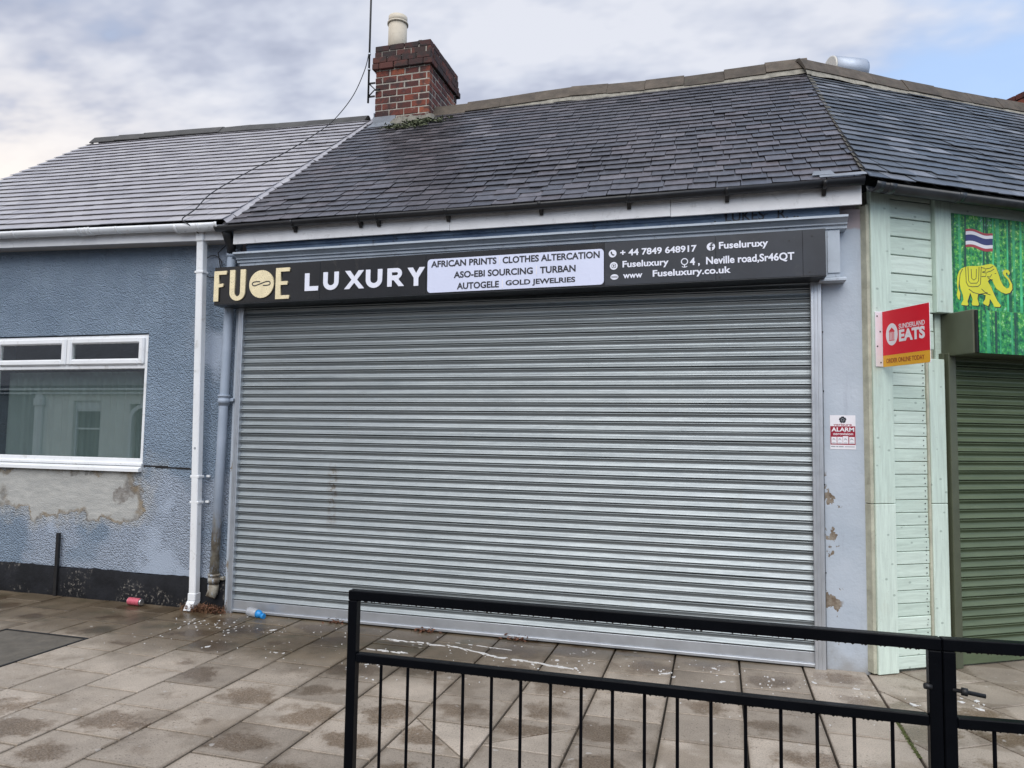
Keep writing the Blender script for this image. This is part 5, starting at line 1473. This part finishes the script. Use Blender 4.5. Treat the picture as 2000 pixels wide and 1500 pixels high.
mb.tube(lp + [(-4.66, 5.89, 3.40), (-4.48, 5.80, 3.46), (-4.33, 5.80, 3.47), (-4.25, 5.80, 3.50), (-4.24, 5.80, 3.56), (-4.31, 5.80, 3.58), (-4.37, 5.80, 3.53), (-4.35, 5.80, 3.46)], 0.0045, 6)
tag(mb.build('loose_cable', 'cable_black', None, (-4.5, 5.85, 3.4)), 'looped black cable hanging between the white and round downpipes', 'cable')
du = thing('vent_duct', 'pale metal cylinder vent poking up behind the roof ridge', 'vent', (1.45, 9.2, 5.6))
ax = Vector((0.80, 0.35, 0.0)).normalized(); c0 = Vector((1.30, 9.05, 6.085))
mb = MB(); mb.tube([c0, c0+ax*0.001, c0+ax*0.02], [0.128, 0.140, 0.142], 32); mb.build('end_cap', 'duct_end', du)
mb = MB(); mb.tube([c0+ax*0.021, c0+ax*0.40, c0+ax*0.43], [0.142, 0.142, 0.132], 32); mb.tube([c0+ax*0.22, c0+ax*0.22-Vector((0, 0, 0.75))], 0.12, 20); mb.build('duct_body', 'duct_metal', du)

# ------------------------------------------------------------------ litter, weeds, marks
can = thing('drink_can', 'empty pink drink can lying at the foot of the black plinth', 'can', (-5.36, 5.80, 0))
Mc = Matrix.Translation((-5.36, 5.81, 0.037)) @ Matrix.Rotation(R(-4), 4, 'Z')
mb = MB(); mb.tube([Mc @ Vector((x, 0, 0)) for x in (-0.070, 0.070)], 0.035, 24, caps=False); mb.build('can_body', 'can_pink', can)
mb = MB(); mb.tube([Mc @ Vector((x, 0, 0)) for x in (-0.082, -0.080, -0.0702)], [0.026, 0.028, 0.0345], 24); mb.tube([Mc @ Vector((x, 0, 0)) for x in (0.0702, 0.082, 0.084)], [0.0345, 0.028, 0.027], 24); mb.build('can_end', 'can_metal', can)
bt = thing('plastic_bottle', 'crushed clear plastic bottle with blue cap against the shutter foot', 'bottle', (-4.0, 5.80, 0))
Mc = Matrix.Translation((-4.02, 5.80, 0.040)) @ Matrix.Rotation(R(-12), 4, 'Z') @ Matrix.Rotation(R(3), 4, 'Y')
mb = MB(); mb.tube([Mc @ Vector((x, 0, 0)) for x in (-0.10, -0.096, -0.07, -0.05, -0.03, -0.01, 0.02)], [0.026, 0.037, 0.040, 0.037, 0.040, 0.038, 0.036], 20); mb.build('bottle_body', 'clear_plastic', bt)
mb = MB(); mb.tube([Mc @ Vector((x, 0, -0.002)) for x in (0.021, 0.045, 0.06, 0.072)], [0.0365, 0.035, 0.026, 0.019], 20); mb.build('bottle_shoulder', 'bottle_blue', bt)
mb = MB(); mb.tube([Mc @ Vector((x, 0, -0.012)) for x in (0.0725, 0.074, 0.100, 0.103)], [0.018, 0.025, 0.025, 0.022], 18); mb.build('cap', 'bottle_blue', bt)
st = MB(); st.cbox(-6.418, -6.382, 5.862, 5.893, 0.0, 0.625, 0.003)
tag(st.build('iron_post', 'black_iron', None, (-6.4, 5.88, 0)), 'short black iron strip standing against the stained house wall', 'post')

def blades(name, mat, label, cat, n, area_fn, h, w, seed):
    rnd = random.Random(seed); mb = MB()
    for i in range(n):
        x, y, z0 = area_fn(rnd); a = rnd.uniform(0, 6.28); hh = h*rnd.uniform(0.3, 1.0); ln = rnd.uniform(0.2, 1.1)*hh
        d_ = Vector((math.cos(a), math.sin(a), 0)); s_ = Vector((-d_.y, d_.x, 0))*w*rnd.uniform(0.5, 1.3)
        p0 = Vector((x, y, z0)); p1 = p0 + d_*ln*0.4 + Vector((0, 0, hh*0.7)); p2 = p0 + d_*ln + Vector((0, 0, hh*rnd.uniform(0.3, 1.0)))
        b = len(mb.v); mb.v += [p0-s_, p0+s_, p1+s_*0.8, p1-s_*0.8, p2]
        mb.quad(b, b+1, b+2, b+3); mb.quad(b+3, b+2, b+4)
    o = mb.build(name, mat, None, mb.v[0]); return tag(o, label, cat, kind='stuff')
blades('dead_weeds', 'dead_weed', 'rust-brown dead weeds heaped at the foot of the two downpipes', 'weeds', 420, lambda r_: (r_.gauss(-4.62, 0.10), 5.83+r_.uniform(-0.07, 0.05), 0.0), 0.10, 0.003, 4)
def leafbed(name, mat, label, cat, spots, n, seed, spread=0.05, size=0.018, rise=0.02):
    rnd = random.Random(seed); mb = MB()
    for i in range(n):
        cx, cy, cz = spots[rnd.randrange(len(spots))]
        p = Vector((cx+rnd.gauss(0, spread), cy+rnd.gauss(0, spread*0.35), cz+0.003+abs(rnd.gauss(0, rise))))
        a = rnd.uniform(0, 6.28); sz = size*rnd.uniform(0.4, 1.3)
        u_ = Vector((math.cos(a), math.sin(a), rnd.uniform(-0.5, 0.5))).normalized(); v_ = u_.orthogonal().normalized(); v_ = (v_ + Vector((0, 0, 0.01))).normalized()
        b = len(mb.v); mb.v += [p-u_*sz, p+v_*sz*0.4, p+u_*sz, p-v_*sz*0.4]; mb.quad(b, b+1, b+2, b+3)
    o = mb.build(name, mat, None, spots[0]); return tag(o, label, cat, kind='stuff')
leafbed('leaf_litter', 'dead_leaf', 'scraps of brown leaf litter blown against the shutter and pipes', 'leaves', [(-2.42, 5.85, 0), (-2.38, 5.84, 0), (-1.60, 5.85, 0), (-4.60, 5.80, 0.02), (-4.66, 5.78, 0.01), (-4.52, 5.80, 0.03), (-4.42, 5.80, 0.0), (-3.25, 5.85, 0.0)], 330, 8)
spots = []
rnd = random.Random(12)
for i in range(40):
    a, b = rnd.gauss(0.75, 0.2), SLEN - rnd.uniform(0.42, 0.78)
    p_ = SS(a, b, 0.035); spots.append(tuple(p_))
leafbed('roof_moss', 'moss', 'grey-green moss and dead grass on the slates below the chimney', 'moss', spots, 700, 15, 0.035, 0.028, 0.012)
jm = []
for i in range(30):
    k = i/29; jm.append((1.032-0.03*0, 5.0-k*0.55, -0.004))
leafbed('joint_moss', 'joint_moss', 'green moss growing in one paving joint beside the guard rail post', 'moss', jm, 500, 21, 0.006, 0.008, 0.003)
# white droppings and paint splashes, each a thin dried film
sp = MB(); rnd = random.Random(31); lay_n = [0]
def splat(x, y, rx, ry, rot_=0.0, n=13):
    lay_n[0] += 1
    z0 = 0.0022 + (lay_n[0] % 14)*0.00012; pl_ = []
    for i in range(n):
        a = 2*math.pi*i/n; k = rnd.uniform(0.45, 1.15)
        px, py = rx*k*math.cos(a), ry*k*math.sin(a)
        pl_.append((x+px*math.cos(rot_)-py*math.sin(rot_), y+px*math.sin(rot_)+py*math.cos(rot_)))
    sp.prism(pl_, 2, -0.003, z0)
for (xa, ya, xb, yb, n_, th) in ((-2.62, 5.555, -2.12, 5.53, 16, 0.020), (-2.10, 5.56, -1.62, 5.40, 16, 0.013), (-1.66, 5.40, -1.02, 5.30, 20, 0.017), (-2.02, 5.64, -1.55, 5.58, 7, 0.007), (-2.60, 5.27, -2.30, 5.25, 7, 0.016)):
    for i in range(n_):                               # drags of paint before the shutter
        k = (i+rnd.uniform(-0.5, 0.5))/n_
        if rnd.random() < 0.8:
            splat(xa+(xb-xa)*k, ya+(yb-ya)*k+rnd.gauss(0, th*0.5), rnd.uniform(0.012, 0.07), th*rnd.uniform(0.2, 1.0), math.atan2(yb-ya, xb-xa)+rnd.gauss(0, 0.12), 15)
for x, y in ((-1.317, 5.306), (-1.165, 5.458), (-0.994, 5.316), (-0.928, 5.474), (-0.363, 5.409), (-0.40, 5.44), (-0.029, 5.639), (0.37, 5.528), (0.327, 5.394), (0.023, 5.358), (0.456, 5.363), (0.639, 5.54), (-2.462, 4.921), (-2.274, 4.637), (-1.676, 5.005), (-3.832, 4.922), (-3.241, 4.955), (-3.632, 5.488), (-1.0, 5.0), (1.59, 5.342), (1.52, 5.45), (1.62, 5.50), (0.9, 5.5), (0.95, 5.35), (1.2, 5.3)):
    s_ = rnd.uniform(0.008, 0.026); splat(x, y, s_*rnd.uniform(0.8, 1.7), s_*0.7, rnd.uniform(0, 3))
    for q in range(rnd.randrange(1, 6)):
        s2 = rnd.uniform(0.002, 0.008); splat(x+rnd.gauss(0, 0.07), y+rnd.gauss(0, 0.05), s2*1.5, s2, rnd.uniform(0, 3), 8)
for i in range(150):
    x, y = rnd.uniform(-4.7, 1.0), rnd.uniform(4.7, 5.8); s2 = rnd.uniform(0.002, 0.007); splat(x, y, s2*1.4, s2, rnd.uniform(0, 3), 8)
for i in range(40):
    x, y = rnd.gauss(-4.25, 0.2), rnd.gauss(5.45, 0.12); s2 = rnd.uniform(0.004, 0.011); splat(x, y, s2*1.4, s2, rnd.uniform(0, 3), 8)
tag(sp.build('paint_splashes', 'dropping', None, (-1.5, 5.4, 0)), 'white paint drips and bird droppings spattered over the paving', 'splashes', kind='stuff')

# ------------------------------------------------------------------ cottages across the street (seen mirrored in the window)
def cottage(x0, x1, wallmat, label, wins, doors):
    c = thing('cottage', label, 'house', ((x0+x1)/2, -8.5, 0), 'cottages across the street')
    mb = MB(); yf = -8.0
    cuts = sorted([(a, b, z0, z1) for a, b, z0, z1 in wins] + [(a, b, 0.0, z1) for a, b, z1 in doors])
    x = x0
    for a, b, z0, z1 in cuts:
        mb.box(x, a, yf-0.3, yf, -0.1, 3.02)
        if z0 > 0: mb.box(a, b, yf-0.3, yf, -0.1, z0)
        mb.box(a, b, yf-0.3, yf, z1, 3.02); x = b
    mb.box(x, x1, yf-0.3, yf, -0.1, 3.02); mb.box(x0, x1, yf-5.6, yf-5.3, -0.1, 3.02)
    mb.build('wall', wallmat, c)
    mb = MB(); mb.prism([(yf+0.14, 3.10), (yf-2.8, 5.1), (yf-5.7, 3.10), (yf-5.7, 3.0), (yf-2.8, 4.98), (yf+0.14, 3.0)], 0, x0, x1); mb.build('roof', 'cottage_roof', c)
    mb = MB(); mb.cbox(x0, x1, yf, yf+0.12, 2.80, 2.86, 0.01); mb.cbox(x0, x1, yf, yf+0.16, 2.93, 3.0, 0.01); mb.build('cornice', 'cottage_trim', c)
    for a, b, z0, z1 in wins:
        mb = MB(); mb.cbox(a-0.06, b+0.06, yf-0.02, yf+0.05, z0-0.09, z0-0.001, 0.01); w = mb.build('window', 'cottage_trim', c)
        mb = MB(); ring(mb, a+0.005, b-0.005, z0+0.005, z1-0.3, 0.06, yf-0.16, yf-0.10); mb.cbox(a+0.066, b-0.066, yf-0.16, yf-0.10, (z0+z1)/2, (z0+z1)/2+0.06, 0.004); mb.cbox(a+0.003, b-0.003, yf-0.2, yf-0.08, z1-0.299, z1-0.003, 0.004); mb.build('window_frame', 'cottage_trim', w)
        mb = MB(); mb.box(a+0.06, b-0.06, yf-0.24, yf-0.20, z0, z1); mb.build('pane', 'room_dark', w)
    for a, b, z1 in doors:
        mb = MB(); P = [(a, -0.1)] + [(a, z1-0.5)] + arc((a+b)/2, z1-0.5, (b-a)/2, 0.5, 180, 0, 12)[1:] + [(b, -0.1)]
        P2 = [(a+0.12, -0.1), (a+0.12, z1-0.52)] + arc((a+b)/2, z1-0.52, (b-a)/2-0.12, 0.40, 180, 0, 12)[1:] + [(b-0.12, -0.1)]
        mb.prism(P + P2[::-1], 1, yf-0.05, yf+0.03); dd = mb.build('door_arch', 'cottage_trim', c)
        mb = MB(); mb.box(a, b, yf-0.40, yf-0.32, -0.1, z1); mb.build('door', 'cottage_grey', dd)
    mb = MB(); mb.cbox(x0+0.02, x0+0.35, yf, yf+0.10, -0.1, 2.79, 0.01); mb.cbox(x0+0.0, x0+0.40, yf, yf+0.15, 2.40, 2.66, 0.015); mb.build('pilaster', 'cottage_trim', c)
cottage(-31.0, -23.02, 'cottage_grey', 'dark grey cottage across the street mirrored at the left of the window', [(-28, -26.8, 0.61, 2.58)], [(-30.2, -29.1, 2.48)])
cottage(-23.0, -15.0, 'cottage_cream', 'cream cottage across the street mirrored in the middle of the window', [(-21.37, -20.21, 0.61, 2.58), (-17.0, -15.9, 0.61, 2.58)], [(-19.0, -17.7, 2.48)])
cottage(-14.98, -7.0, 'cottage_cream', 'cream cottage across the street left of the camera', [(-13.4, -12.2, 0.61, 2.58), (-9.0, -7.9, 0.61, 2.58)], [(-11.0, -9.8, 2.48)])
cottage(-6.98, 1.0, 'cottage_cream', 'cream cottage across the street behind the camera', [(-5.4, -4.2, 0.61, 2.58), (-1.2, -0.1, 0.61, 2.58)], [(-3.2, -2.0, 2.48)])
cottage(1.02, 9.0, 'cottage_grey', 'grey cottage across the street right of the camera', [(2.5, 3.7, 0.61, 2.58), (6.6, 7.8, 0.61, 2.58)], [(4.6, 5.8, 2.48)])
